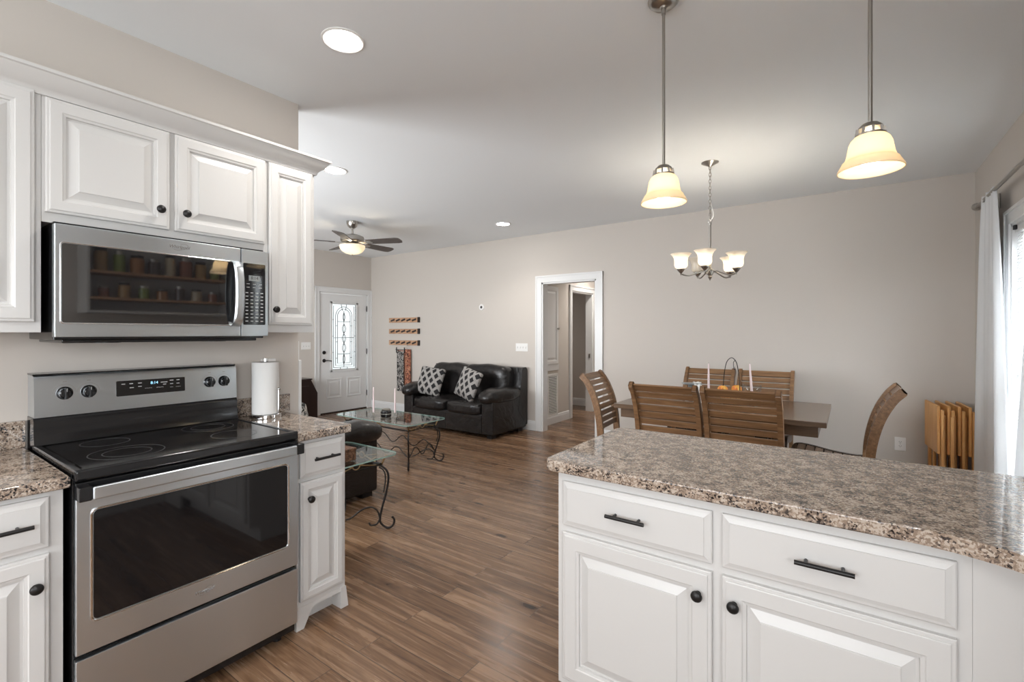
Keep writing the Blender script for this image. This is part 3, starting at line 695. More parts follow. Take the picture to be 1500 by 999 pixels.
# ---- over-the-range microwave
def microwave():
    r = thing('microwave', 'stainless steel over-the-range microwave under the white cabinets', 'microwave', (-2.48, .803, 1.345), PI/2)
    w = .379
    MB().box(-w+.004, w-.004, -.175, .205, .0, .425, .004).build('body', M['blackenamel'], r)
    mb = MB(); mb.box(-w+.03, w-.03, -.16, .19, -.012, .002, .004); mb.cyl((-.2, -.06, -.014), (-.2, -.06, 0), .05); mb.cyl((.2, -.06, -.014), (.2, -.06, 0), .05); mb.build('vent_base', M['blackenamel'], r)
    yf = -.213
    xd = .253
    d = MB().box(-w, xd-.0015, yf, -.177, .010, .413, .004).build('door', M['steel'], r)
    MB().prism(rrect(.60, .283, .008, 4, -.06, .204), yf-.0015, yf+.001, 'xz').build('window', M['tintglass'], d)
    MB().tube([(a, yf-.0005, b) for a, b in rrect(.606, .289, .01, 4, -.06, .204)], .002, 6, True).build('window_bead', M['chrome'], d)
    pts = spline([(.226, -.006, .055), (.226, -.035, .075), (.226, -.052, .13), (.226, -.058, .205), (.226, -.052, .28), (.226, -.035, .335), (.226, -.006, .352)], 5)
    mb = MB(); bm = mb.bm; prev = None
    for p in pts:
        q = [bm.verts.new((p.x+a, yf+p.y+b, p.z)) for a, b in ((-.02, .006), (-.014, -.002), (.014, -.002), (.02, .006), (.014, .009), (-.014, .009))]
        if prev:
            for k in range(6): bm.faces.new((prev[k], prev[(k+1) % 6], q[(k+1) % 6], q[k]))
        else: bm.faces.new(q[::-1])
        prev = q
    bm.faces.new(prev); mb.build('handle', M['steelv'], d, smooth=50)
    logo(d, .005, yf-.0006, .383, .018, M['logometal'])
    c = MB().box(xd+.0015, w, yf+.001, -.177, .010, .413, .004).build('control_panel', M['steel'], r)
    MB().prism(rrect(.102, .286, .005, 4, .313, .206), yf-.0005, yf+.002, 'xz').build('keypad', M['blackglass'], c)
    MB().box(.287, .338, yf-.0012, yf-.0004, .268, .293).build('lcd', M['lcdgrey'], c, smooth=0)
    textmesh('8:14', .02, 'digits', M['darkslot'], c, .313, yf-.0014, .281, .0001)
    mb = MB()
    for i in range(3):
        for j in range(2): mb.box(.279+i*.028-.002, .279+i*.028+.012, yf-.0011, yf-.0004, .236+j*.016, .2385+j*.016)
    mb.build('soft_key_legends', M['dim'], c, smooth=0); mb = MB()
    for i in range(4):
        for j in range(9): mb.box(.272+i*.023, .284+i*.023, yf-.0011, yf-.0004, .078+j*.0165, .082+j*.0165)
    mb.build('key_legends', M['dim'], c, smooth=0)
microwave()

# ---- upper cabinets: face frame at X=-2.36, root at bottom centre of the back
def upper(label, y0, y1, z0, z1, doors, d=.33):
    w = y1-y0; yc = (y0+y1)/2
    r = thing('wall_cabinet', label, 'cabinet', (XS+d/2, yc, z0), PI/2)
    MB().box(-w/2, w/2, -d/2, d/2, 0, z1-z0, .0015).build('cabinet_body', M['cab'], r, smooth=25)
    for (a, b, za, zb, kx, kz, st) in doors:
        m = MB(); panel_mesh(m, b-a, zb-za, (a+b)/2-yc, (za+zb)/2-z0, -d/2, st=st); dn = m.build('door', M['cab'], r, smooth=0)
        knob(dn, kx-yc, -d/2-.02, kz-z0)
    return r
upper('white two-door wall cabinet directly above the microwave', .4075, 1.2145, 1.772, 2.245, [(.416, .800, 1.808, 2.222, .762, 1.885, .056), (.820, 1.208, 1.808, 2.222, .857, 1.885, .056)])
upper('narrow white wall cabinet at the open end, right of the microwave', 1.215, 1.480, 1.372, 2.245, [(1.226, 1.462, 1.41, 2.222, 1.252, 1.487, .054)])
upper('white wall cabinet left of the microwave, cut by the photo edge', -.25, .407, 1.372, 2.245, [(.02, .388, 1.41, 2.232, .05, 1.487, .06), (-.24, .005, 1.41, 2.232, -.03, 1.487, .06)])
def crown():
    # profile: (out, z) swept along the stove wall cabinets with a mitred return to the wall
    prof = [(0, 2.226), (.010, 2.226), (.014, 2.24), (.022, 2.248), (.040, 2.262), (.054, 2.284), (.058, 2.292), (.066, 2.295), (.066, 2.306), (0, 2.306)]
    xf, ye = XS+.33, 1.480; mb = MB(); bm = mb.bm
    sec = []
    for P in (lambda o, z: (xf+o, -.25, z), lambda o, z: (xf+o, ye+o, z), lambda o, z: (XS, ye+o, z)):
        sec.append([bm.verts.new(P(o, z)) for o, z in prof])
    n = len(prof)
    for A, B in zip(sec, sec[1:]):
        for k in range(n): bm.faces.new((A[k], A[(k+1) % n], B[(k+1) % n], B[k]))
    bm.faces.new(sec[0][::-1]); bm.faces.new(sec[-1])
    mb.box(XS, xf, -.25, ye, 2.2455, 2.252)
    tag(mb.build('crown_molding', M['cab'], smooth=30), 'white crown molding running along the top of the wall cabinets', 'molding')
crown()

# ---- peninsula
PX0, PX1, PY = -.858, .232, 1.51
pc = (PX0+PX1)/2
base_cabinet('peninsula_cabinet', 'white two-door peninsula cabinet with two drawers under the granite top', (pc, PY+.29, 0), 0, PX1-PX0, .58, [
    dict(x=(-.833-pc, -.330-pc), dz=(.683, .840), oz=(.135, .660), k=-.367-pc, px=-.589-pc, pl=.13, st=.066),
    dict(x=(-.302-pc, .204-pc), dz=(.683, .840), oz=(.135, .660), k=-.268-pc, px=-.052-pc, pl=.13, st=.066)])
t = thing('corner_panel', 'plain white blank panel under the curved end of the granite top', 'panel', (0, 0, 0))
MB().box(PX1, XR-.001, PY, PY+.02, 0, .875).build('panel', M['cab'], t, smooth=25)
MB().box(.52, .54, .75, PY-.001, 0, .875).build('return_panel', M['cab'], t, smooth=25)
def pen_top():
    poly = [(-.897, 2.17), (-.905, 2.14), (-.900, 1.50), (-.885, 1.474), (-.862, 1.466)]
    poly += [(.10, 1.466)]
    for k in range(1, 13):
        a = PI/2*k/12; R = .36
        poly.append((.10+R*math.sin(a)*1.0, 1.466-R+R*math.cos(a)))
    poly += [(.46, .75), (XR, .75), (XR, 2.185), (-.88, 2.185)]
    slab(poly, .876, .914, 'countertop', 'long granite peninsula countertop in front of the dining table', 'countertop', .007)
pen_top()

# ---- paper towel, wall plates
def paper_towel():
    r = thing('paper_towel_holder', 'paper towel roll on a chrome holder standing on the small granite counter', 'paper towel', (-2.565, 1.322, .914), PI/2)
    MB().lathe([(.077, 0), (.078, .003), (.078, .018), (.074, .021), (.0, .021)], n=40).build('base', M['chrome'], r)
    p = MB().lathe([(.020, .022), (.066, .022), (.067, .024), (.067, .296), (.066, .298), (.020, .298)], n=48, cap0=False, cap1=False).build('paper_roll', M['paper'], r)
    MB().box(.0655, .0685, -.012, -.010, .024, .296).build('paper_edge', M['paper'], p)
    MB().lathe([(.008, .02), (.008, .30), (.014, .302), (.014, .318), (.0, .320)], n=20).build('post', M['chrome'], r)
    MB().tube([(.035, -.070, .02), (.035, -.070, .150)], .0045, 10).sphere((.035, -.070, .154), .0085, u=14, v=10).build('tension_arm', M['chrome'], r)
paper_towel()
def plate(name, label, cat, loc, rz, w, h, kind, n=1):
    r = thing(name, label, cat, loc, rz)
    MB().box(-w/2, w/2, -.006, 0, -h/2, h/2, .003).build('cover_plate', M['plastic'], r)
    for k in range(n):
        x = (k-(n-1)/2)*.046
        if kind == 'switch':
            MB().box(x-.005, x+.005, -.014, -.005, -.004, .012, .002).build('toggle', M['plastic'], r)
            MB().box(x-.0062, x+.0062, -.0065, -.005, -.013, .013).build('slot', M['dim'], r, smooth=0)
        elif kind == 'outlet':
            for z in (-.019, .019):
                s_ = MB().prism(rrect(.034, .028, .009, 4, x, z), -.008, -.005, 'xz').build('socket', M['plastic'], r)
                mb = MB()
                for dx in (-.007, .007): mb.box(x+dx-.0013, x+dx+.0013, -.0085, -.007, z-.002, z+.007)
                mb.cyl((x, -.0085, z-.008), (x, -.007, z-.008), .0024, n=10); mb.build('slots', M['darkslot'], s_, smooth=0)
            MB().cyl((x, -.0075, 0), (x, -.0055, 0), .003, n=10).build('screw', M['nickel'], r)
    return r
plate('outlet', 'white outlet plate on the wall behind the paper towel roll', 'outlet', (XS, 1.400, 1.163), PI/2, .085, .118, 'outlet')
plate('light_switch', 'three-gang white light switch plate beside the entry door', 'light switch', (XE, 4.33, 1.155), PI/2, .165, .118, 'switch', 3)
plate('light_switch', 'four-gang white light switch plate above the loveseat arm', 'light switch', (-3.79, YF, 1.16), 0, .205, .114, 'switch', 4)
plate('outlet', 'white outlet plate low on the wall between dining chair and wooden tray tables', 'outlet', (.383, YF, .353), 0, .08, .122, 'outlet')
plate('light_switch', 'white switch plate on the end of the stove wall', 'light switch', (XS-.05, 1.584, 1.263), PI, .10, .115, 'switch', 1)
t = thing('cable_port', 'small round white cable port high on the far wall', 'wall port', (-4.525, YF, 1.755))
MB().lathe([(.048, 0), (.048, .006), (.042, .011), (.022, .012)], (0, 0, 0), 28, True, True, 'y').build('ring_plate', M['plastic'], t)
MB().lathe([(.021, .0115), (.021, .0125), (0, .0126)], (0, 0, 0), 20, True, True, 'y').build('opening', M['darkslot'], t)

# ------------------------------------------------------------------ ceiling fixtures
def point(name, loc, power, color, rad=.04):
    l = bpy.data.lights.new(name, 'POINT'); l.energy = power; l.color = color; l.shadow_soft_size = rad
    o = bpy.data.objects.new(name, l); COL.objects.link(o); o.location = loc; return o
def recessed(x, y, label):
    r = thing('recessed_light', label, 'ceiling light', (x, y, H), group='recessed ceiling lights')
    MB().lathe([(.098, 0), (.098, -.004), (.090, -.007), (.080, -.004), (.074, .0)], n=40, cap0=False, cap1=False).build('trim_ring', M['plastic'], r)
    MB().lathe([(.0, -.0005), (.078, -.0005), (.078, -.003), (.0, -.0032)], n=36).build('lens', M['led'], r)
    l = bpy.data.lights.new('downlight', 'SPOT'); l.energy = 26; l.color = (1., .94, .87); l.spot_size = math.radians(130); l.spot_blend = .8; l.shadow_soft_size = .07
    o = bpy.data.objects.new('downlight', l); COL.objects.link(o); o.parent = r; o.location = (0, 0, -.02); return r
recessed(-1.926, 1.358, 'recessed ceiling light above the kitchen aisle, largest in view')
recessed(-3.526, 2.407, 'recessed ceiling light beside the crown molding corner')
recessed(-3.544, 4.833, 'recessed ceiling light farthest off, above the hall doorway')
for (x, y) in ((-.9, -.5), (-1.9, -.9)):  # unseen downlights added as fill for the kitchen
    recessed(x, y, 'recessed ceiling light added behind the camera to fill the kitchen')
hl = recessed(-3.05, 7.2, 'recessed ceiling light added to brighten the hallway')  # unseen lamp, added because the hall needs light
[c for c in kids(hl) if c.type == 'LIGHT'][0].data.energy = 75
recessed(-5.2, 7.0, 'recessed ceiling light in the room off the hallway')

def pendant(x, y, label):
    r = thing('pendant_lamp', label, 'pendant lamp', (x, y, H))
    MB().lathe([(.0, -.036), (.012, -.036), (.016, -.030), (.045, -.024), (.060, -.010), (.063, 0)], n=36).build('canopy', M['nickel'], r)
    MB().cyl((0, 0, -.69), (0, 0, -.03), .0062, n=16).cyl((0, 0, -.06), (0, 0, -.034), .0085, n=16).build('stem', M['nickel'], r)
    mb = MB().lathe([(.009, -.680), (.022, -.684), (.033, -.694), (.037, -.702)], n=28, cap1=False)
    for k in range(9):
        a = 2*PI*k/9; c, s = math.cos(a), math.sin(a); mb.bar((.0365*c, .0365*s, -.700), (.040*c, .040*s, -.722), .008, .003)
    mb.lathe([(.039, -.719), (.042, -.719), (.042, -.726), (.039, -.726), (.039, -.719)], n=28, cap0=False, cap1=False).build('shade_holder', M['nickel'], r)
    prof = [(.036, -.722), (.044, -.726), (.053, -.736), (.059, -.750), (.062, -.768), (.065, -.785), (.069, -.797), (.0735, -.804), (.077, -.806), (.079, -.811), (.085, -.822), (.091, -.833), (.0915, -.838)]
    s = MB().lathe(prof, n=48, cap0=False, cap1=False).build('glass_shade', M['shade'], r, smooth=60)
    md = s.modifiers.new('thickness', 'SOLIDIFY'); md.thickness = .003
    MB().lathe([(.0, -.828), (.012, -.827), (.023, -.820), (.029, -.807), (.029, -.796), (.024, -.780), (.015, -.768), (.013, -.725), (0, -.725)], n=24).build('bulb', M['bulb'], r)
    return r
pendant(-.62, 1.965, 'brushed nickel pendant lamp with amber bell shade, nearer the chandelier')
pendant(.058, 1.965, 'brushed nickel pendant lamp with amber bell shade, nearer the dining window')

def chandelier():
    r = thing('chandelier', 'five-arm nickel chandelier over the dining table, one bulb unlit', 'chandelier', (-.908, 4.06, H))
    MB().lathe([(.0, -.035), (.010, -.035), (.02, -.028), (.05, -.012), (.066, -.004), (.066, 0)], n=36).build('canopy', M['nickel'], r)
    mb = MB(); z = -.03; k = 0
    while z > -.44:
        pts = [((.0075*math.cos(a) if k % 2 == 0 else 0), (0 if k % 2 == 0 else .0075*math.cos(a)), z-.014+.018*math.sin(a)) for a in [2*PI*q/14 for q in range(14)]]
        mb.tube(pts, .0024, 6, True); z -= .027; k += 1
    mb.build('chain', M['nickel'], r)
    MB().tube(spline([(0, .01, -.03), (.012, .0, -.15), (-.010, .004, -.25), (.012, 0, -.35), (.025, .0, -.43), (.0, 0, -.47)]), .003, 6).build('cord', M['plastic'], r)
    mb = MB(); mb.tube([(.016*math.cos(2*PI*q/18), 0, -.47+.016*math.sin(2*PI*q/18)) for q in range(18)], .003, 8, True)
    mb.lathe([(.0, -.485), (.012, -.488), (.012, -.50), (.009, -.51), (.009, -.845), (.014, -.86), (.028, -.868), (.030, -.885), (.020, -.905), (.012, -.915), (.016, -.925), (.008, -.94), (0, -.955)], n=24); mb.build('column', M['nickel'], r)
    tc = Vector((.908, -4.06, 0)).normalized(); rt = Vector((.812, .583, 0))
    for k in range(5):
        ph = math.radians(-9.5+72*k); d = tc*math.cos(ph)+rt*math.sin(ph); R = .235
        P = lambda rr, z: (d.x*rr, d.y*rr, z)
        arm = MB().tube(spline([P(.02, -.885), P(.06, -.878), P(.11, -.895), P(.17, -.915), P(.215, -.91), P(R, -.895)]), .006, 10).build('arm', M['nickel'], r)
        c = P(R, 0)
        MB().lathe([(.0, -.915), (.006, -.91), (.008, -.90), (.012, -.892), (.026, -.876), (.031, -.868), (.031, -.862), (.0, -.862)], (c[0], c[1], 0), 22).build('shade_cup', M['nickel'], arm)
        s = MB().lathe([(.012, -.861), (.030, -.860), (.044, -.851), (.050, -.835), (.050, -.815), (.050, -.795), (.055, -.775), (.066, -.757), (.078, -.746), (.080, -.742)], (c[0], c[1], 0), 40, False, False).build('glass_shade', M['shadew'], arm, smooth=60)
        md = s.modifiers.new('thickness', 'SOLIDIFY'); md.thickness = .003
        lit = k != 3
        MB().lathe([(.0, -.760), (.010, -.762), (.020, -.772), (.024, -.785), (.022, -.80), (.013, -.82), (.012, -.858), (0, -.858)][::-1], (c[0], c[1], 0), 18).build('bulb', M['bulbc'] if lit else M['bulboff'], arm)
chandelier()

def fan():
    r = thing('ceiling_fan', 'five-blade ceiling fan with a lit glass bowl in the living room', 'ceiling fan', (-4.98, 3.64, H))
    MB().lathe([(.0, -.085), (.03, -.085), (.055, -.065), (.068, -.03), (.070, 0)], n=32).build('canopy', M['nickel'], r)
    MB().cyl((0, 0, -.19), (0, 0, -.07), .013, n=16).build('downrod', M['nickel'], r)
    MB().lathe([(.0, -.155), (.03, -.160), (.09, -.170), (.135, -.190), (.142, -.205), (.142, -.238), (.130, -.255), (.08, -.262), (.0, -.262)], n=40).build('motor_housing', M['nickel'], r)
    MB().lathe([(.06, -.258), (.075, -.275), (.095, -.285), (.095, -.30), (.0, -.30)], n=32).build('light_fitter', M['nickel'], r)
    b = MB().lathe([(.150, -.296), (.153, -.305), (.147, -.335), (.125, -.368), (.085, -.393), (.04, -.404), (.0, -.407)], n=40, cap0=False).build('light_bowl', M['shadew'], r, smooth=60)
    md = b.modifiers.new('thickness', 'SOLIDIFY'); md.thickness = .003
    MB().lathe([(.0, -.424), (.006, -.422), (.010, -.414), (.006, -.407), (0, -.406)], n=16).build('bowl_finial', M['nickel'], r)
    for s in (-1, 1): MB().sphere((s*.06, 0, -.33), .028, u=16, v=10).build('bulb', M['bulbf'], r)
    rt = Vector((.812, .583, 0)); fw = Vector((-.583, .812, 0))
    for k in range(5):
        a = math.radians(-14+72*k); d = rt*math.cos(a)+fw*math.sin(a); ang = math.atan2(d.y, d.x)
        m = Matrix.Rotation(ang, 4, 'Z') @ Matrix.Translation((0, 0, -.262)) @ Matrix.Rotation(math.radians(-13), 4, 'X')
        poly = [(.20, -.055), (.30, -.062), (.60, -.072), (.64, -.060), (.655, -.03), (.66, .02), (.645, .062), (.60, .072), (.30, .062), (.20, .055)]
        bl = MB().prism(poly, -.004, .004).xf(m).build('blade', M['bladewood'], r, smooth=30)
        MB().prism([(.09, -.018), (.17, -.028), (.26, -.030), (.28, 0), (.26, .030), (.17, .028), (.09, .018)], -.009, -.0045).xf(m).build('blade_arm', M['nickel'], bl, smooth=30)
M['bladewood'] = mat_wood('grey_walnut_blade', (.055, .045, .04), (.11, .09, .08), (4., 40., 40.), .4)
fan()

# ------------------------------------------------------------------ dining set
def dining_table():
    r = thing('dining_table', 'rectangular brown wooden dining table set with candles', 'table', (-.885, 4.385, 0))
    a, b = .765, .525
    MB().box(-a, a, -b, b, .722, .76, .004).build('tabletop', M['tablewood'], r)
    mb = MB(); mb.box(-a+.05, a-.05, -b+.04, -b+.062, .645, .7215, .002); mb.box(-a+.05, a-.05, b-.062, b-.04, .645, .7215, .002); mb.box(-a+.05, -a+.072, -b+.06, b-.06, .645, .7215, .002); mb.box(a-.072, a-.05, -b+.06, b-.06, .645, .7215, .002); mb.build('apron', M['tablewood'], r)
    for x in (-.30, .32):
        p = MB(); p.box(x-.045, x+.045, -.16, -.08, .06, .70, .006); p.box(x-.045, x+.045, .08, .16, .06, .70, .006); p.box(x-.03, x+.03, -.3, .3, .665, .721, .004); p.build('pedestal', M['darkwood'], r)
        p = MB(); p.prism([(-.33, 0), (.33, 0), (.33, .04), (.18, .085), (-.18, .085), (-.33, .04)], x-.04, x+.04, 'yz'); p.build('foot', M['darkwood'], r)
    MB().box(-.27, .29, -.02, .02, .20, .28, .004).build('stretcher', M['darkwood'], r)
dining_table()
def dining_chair():
    r = thing('dining_chair', '', 'chair', (0, 0, 0), 0, 'slatted wooden dining chairs')
    prof = [(.225, .462), (.228, .52), (.236, .60), (.252, .69), (.276, .78), (.308, .86), (.350, .935), (.392, .985), (.405, .998)]
    sp = spline([(0, y, z) for y, z in prof], 4)
    hw = .222
    def stile(sx):
        m = MB(); bm = m.bm; prev = None
        full = [Vector((0, .255, 0)), Vector((0, .243, .12)), Vector((0, .228, .28)), Vector((0, .222, .40))] + sp
        for i, p in enumerate(full):
            t = (full[min(i+1, len(full)-1)]-full[max(i-1, 0)]).normalized(); nrm = Vector((0, t.z, -t.y)); dpt = .027 if i > 3 else .022
            if i > len(full)-4: dpt = .022
            q = [bm.verts.new((sx*hw+aa, p.y+nrm.y*bb, p.z+nrm.z*bb)) for aa, bb in ((-.016, -dpt), (.016, -dpt), (.016, dpt), (-.016, dpt))]
            if prev:
                for k in range(4): bm.faces.new((prev[k], prev[(k+1) % 4], q[(k+1) % 4], q[k]))
            else: bm.faces.new(q[::-1])
            prev = q
        bm.faces.new(prev); bmesh.ops.bevel(bm, geom=[e for e in bm.edges if abs((e.verts[0].co-e.verts[1].co).x) < 1e-5], offset=.004, segments=2, affect='EDGES'); return m
    for sx in (-1, 1): stile(sx).build('back_post', M['chairwood'], r, smooth=40)
    # arc-length placed slats
    acc = [0.]
    for p, q in zip(sp, sp[1:]): acc.append(acc[-1]+(q-p).length)
    tot = acc[-1]
    def at(s):
        for i in range(len(acc)-1):
            if acc[i+1] >= s: f = (s-acc[i])/(acc[i+1]-acc[i]); return sp[i].lerp(sp[i+1], f)
        return sp[-1]
    slats = [(tot-.066, tot-.004)]
    s = tot-.066-.015
    while s-.041 > .04: slats.append((s-.041, s)); s -= .056
    for (s0, s1) in slats:
        m = MB(); bm = m.bm; prev = None; n = 4
        for i in range(n+1):
            ss = s0+(s1-s0)*i/n; p = at(ss); t = (at(min(ss+.01, tot))-at(max(ss-.01, 0))).normalized(); nr = Vector((0, t.z, -t.y))
            q = [bm.verts.new((x, p.y+nr.y*b, p.z+nr.z*b)) for x, b in ((-hw+.012, -.007), (hw-.012, -.007), (hw-.012, .007), (-hw+.012, .007))]
            if prev:
                for k in range(4): bm.faces.new((prev[k], prev[(k+1) % 4], q[(k+1) % 4], q[k]))
            else: bm.faces.new(q[::-1])
            prev = q
        bm.faces.new(prev); m.build('back_slat', M['chairwood'], r, smooth=30)
    # contoured slatted seat
    seat = [(-.25, .470), (-.232, .492), (-.19, .502), (-.10, .492), (0, .474), (.10, .462), (.17, .460), (.215, .466)]
    ss = spline([(0, y, z) for y, z in seat], 6); acc2 = [0.]
    for p, q in zip(ss, ss[1:]): acc2.append(acc2[-1]+(q-p).length)
    T2 = acc2[-1]
    def at2(s):
        for i in range(len(acc2)-1):
            if acc2[i+1] >= s: f = (s-acc2[i])/(acc2[i+1]-acc2[i]); return ss[i].lerp(ss[i+1], f)
        return ss[-1]
    k = 0; s = .0
    while s+.048 <= T2+.001:
        m = MB(); bm = m.bm; prev = None
        for i in range(4):
            p = at2(min(s+.048*i/3, T2)); q = [bm.verts.new((x, p.y, p.z+b)) for x, b in ((-hw+.02, -.016), (hw-.02, -.016), (hw-.02, 0), (-hw+.02, 0))]
            if prev:
                for kk in range(4): bm.faces.new((prev[kk], prev[(kk+1) % 4], q[(kk+1) % 4], q[kk]))
            else: bm.faces.new(q[::-1])
            prev = q
        bm.faces.new(prev); m.build('seat_slat', M['chairwood'], r, smooth=30); s += .058
    m = MB(); bm = m.bm
    for sx in (-1, 1):
        prev = None
        for i in range(0, len(ss), 3):
            p = ss[i]; q = [bm.verts.new((sx*hw+aa, p.y, p.z+bb)) for aa, bb in ((-.02, -.055), (.012, -.055), (.012, .003), (-.02, .003))]
            if prev:
                for kk in range(4): bm.faces.new((prev[kk], prev[(kk+1) % 4], q[(kk+1) % 4], q[kk]))
            else: bm.faces.new(q[::-1])
            prev = q
        bm.faces.new(prev)
    m.box(-hw+.02, hw-.02, -.235, -.213, .395, .445, .002); m.box(-hw+.02, hw-.02, .195, .217, .39, .44, .002); m.build('seat_frame', M['darkchair'], r, smooth=30)
    for sx in (-1, 1): MB().prism([(sx*hw-.019, -.225), (sx*hw+.011, -.225), (sx*hw+.011, -.19), (sx*hw-.019, -.19)], 0, .41).build('front_leg', M['chairwood'], r)
    for y in (-.20, ): pass
    m = MB(); m.box(-hw+.012, -hw+.03-.018+.012, -.20, .225, .18, .205, .002); m.box(hw-.012-.012, hw-.012, -.20, .225, .18, .205, .002); m.box(-hw+.012, hw-.012, -.01, .01, .182, .204, .002); m.build('stretcher', M['chairwood'], r)
    return r
M['darkchair'] = mat_wood('backlit_walnut_rail', (.03, .018, .011), (.07, .042, .025))  # chair walnut with the seat frame's backlit shade put into the colour
ch = dining_chair()
ch.location = (-1.067, 3.735, 0); ch.rotation_euler = (0, 0, PI); ch['label'] = 'slatted wooden chair seen from behind beside the chair at the table end, nearer the doorway'
dup(ch, (-.572, 3.735, 0), PI, 'slatted wooden chair seen from behind, standing closest to the peninsula centre')
dup(ch, (-1.150, 4.765, 0), 0, 'slatted wooden chair at the far side of the table, behind the wire basket')
dup(ch, (-.645, 4.765, 0), 0, 'slatted wooden chair at the far side of the table, with the slanted candle before it')
dup(ch, (-1.545, 4.06, 0), PI/2+math.radians(5), 'slatted wooden chair at the table end near the hall doorway')
dup(ch, (-.115, 4.15, 0), -PI/2, 'slatted wooden chair seen side-on at the table end near the folded tray tables')

def taper(name, label, loc, h, stick, mstick, tilt=0.):
    r = thing(name, label, 'candle', loc); r.rotation_euler = (0, tilt, 0)
    if stick == 'low': pr = [(.0, 0), (.030, 0), (.032, .004), (.020, .010), (.010, .022), (.010, .034), (.019, .046), (.020, .060), (.013, .062), (.0, .05)]
    else: pr = [(.0, 0), (.038, 0), (.04, .005), (.022, .014), (.011, .03), (.014, .045), (.020, .052), (.021, .075), (.013, .077), (.0, .06)]
    MB().lathe(pr, n=24).build('candle_holder', mstick, r)
    z = .05 if stick == 'low' else .06
    MB().lathe([(.0, z), (.0108, z+.001), (.0108, z+.03), (.0085, z+h*.6), (.0055, z+h-.008), (.002, z+h), (0, z+h)], n=18).build('candle', M['wax'], r)
    MB().cyl((0, 0, z+h-.001), (0, .001, z+h+.008), .0009, n=6).build('wick', M['darkslot'], r)
    return r
taper('taper_candle', 'blush taper candle on the dining table, upright one behind the left slatted chairs', (-.984, 4.35, .76), .285, 'tall', M['crystal'])
taper('taper_candle', 'blush taper candle on the dining table, slanted one near its open end', (-.640, 4.35, .76), .295, 'tall', M['crystal'], math.radians(-4))
def basket():
    r = thing('fruit_basket', 'black wire fruit basket with a tall arched handle on the dining table', 'basket', (-.805, 4.36, .76), math.radians(38))
    mb = MB()
    for R, z in ((.075, .003), (.115, .05), (.135, .095)): mb.tube([(R*math.cos(2*PI*q/36), R*math.sin(2*PI*q/36), z) for q in range(36)], .003, 6, True)
    for k in range(18):
        a = 2*PI*k/18; c, s = math.cos(a), math.sin(a); mb.tube(spline([(.075*c, .075*s, .003), (.10*c, .10*s, .02), (.115*c, .115*s, .05), (.135*c, .135*s, .095)], 3), .0018, 5)
    mb.tube([(.075, 0, .003), (-.075, 0, .003)], .002, 5).tube([(0, .075, .003), (0, -.075, .003)], .002, 5); mb.build('wire_bowl', M['blackmetal'], r)
    h = MB(); h.tube(spline([(0, -.135, .095), (0, -.13, .22), (0, -.09, .35), (0, -.03, .395), (0, .03, .39), (0, .09, .34), (0, .13, .21), (0, .135, .095)], 8), .0032, 8)
    h.tube(spline([(0, -.06, .378), (.0, -.035, .36), (0, -.04, .31), (0, -.055, .30), (0, -.05, .325)], 6), .0025, 6); h.build('arched_handle', M['blackmetal'], r)
basket()
def peach(loc, label):
    r = thing('peach', label, 'fruit', loc); r.scale = (1.12, 1.12, 1.12)
    def fn(x, y, z): 
        d = math.sqrt(x*x+y*y); return (x, y, z-.22*math.exp(-(d/.25)**2)*(1 if z > 0 else 0))
    MB().cushion((0, 0, .034), .074, .074, .068, 2.0, 10, fn).build('flesh', M['peach'], r, smooth=180)
    MB().tube([(0, 0, .055), (.002, 0, .072)], .0018, 6).build('stem', M['darkwood'], r)
    return r
peach((-.865, 4.32, .850), 'orange red peach on top of the wire basket, nearer the draped cloth')
peach((-.768, 4.38, .855), 'orange yellow peach on top of the wire basket, beside the glass bowl')
for (x, y) in ((-.80, 4.29), (-.86, 4.40), (-.79, 4.44)): peach((x, y, .775), 'peach lying in the bottom of the wire basket')['group'] = 'peaches in the bottom of the basket'
t = thing('glass_bowl', 'small clear glass bowl on the dining table between basket and slanted candle', 'bowl', (-.665, 4.47, .76))
s_ = MB().lathe([(.0, .004), (.03, .004), (.034, .0), (.036, .006), (.055, .05), (.07, .11), (.074, .17)], n=32, cap0=False, cap1=False).build('bowl', M['crystal'], t, smooth=60); md = s_.modifiers.new('t', 'SOLIDIFY'); md.thickness = .003
def napkin():
    r = thing('napkin_stand', 'white cloth draped over a grey stand on the dining table', 'napkin', (-1.075, 4.33, .76), math.radians(30))
    MB().box(-.09, .02, -.05, .05, 0, .012, .003).box(-.075, -.005, -.008, .008, .012, .165, .003).box(-.12, .03, -.045, .045, .160, .172, .003).build('stand', M['lcdgrey'], r)
    mb = MB(); bm = mb.bm; rows = []
    for j in range(25):
        s = -1+2*j/24; row = []
        for i in range(11):
            u = -1+2*i/10
            if abs(s) < .2: z = .181-.02*(s/.2)**2; y = s*.26
            else: q = (abs(s)-.2)/.8; z = .161-.158*q; y = math.copysign(.052+.012*q+.004*math.sin(u*5+q*3), s)
            row.append(bm.verts.new((.0+u*.034*(1-.15*abs(s))+.006*math.sin(s*7), y, max(z+.003*math.sin(u*6+s*4), .002))))
        rows.append(row)
    for j in range(24):
        for i in range(10): bm.faces.new((rows[j][i], rows[j][i+1], rows[j+1][i+1], rows[j+1][i]))
    o = mb.build('cloth', M['cloth'], r, smooth=180); md = o.modifiers.new('t', 'SOLIDIFY'); md.thickness = .003
napkin()

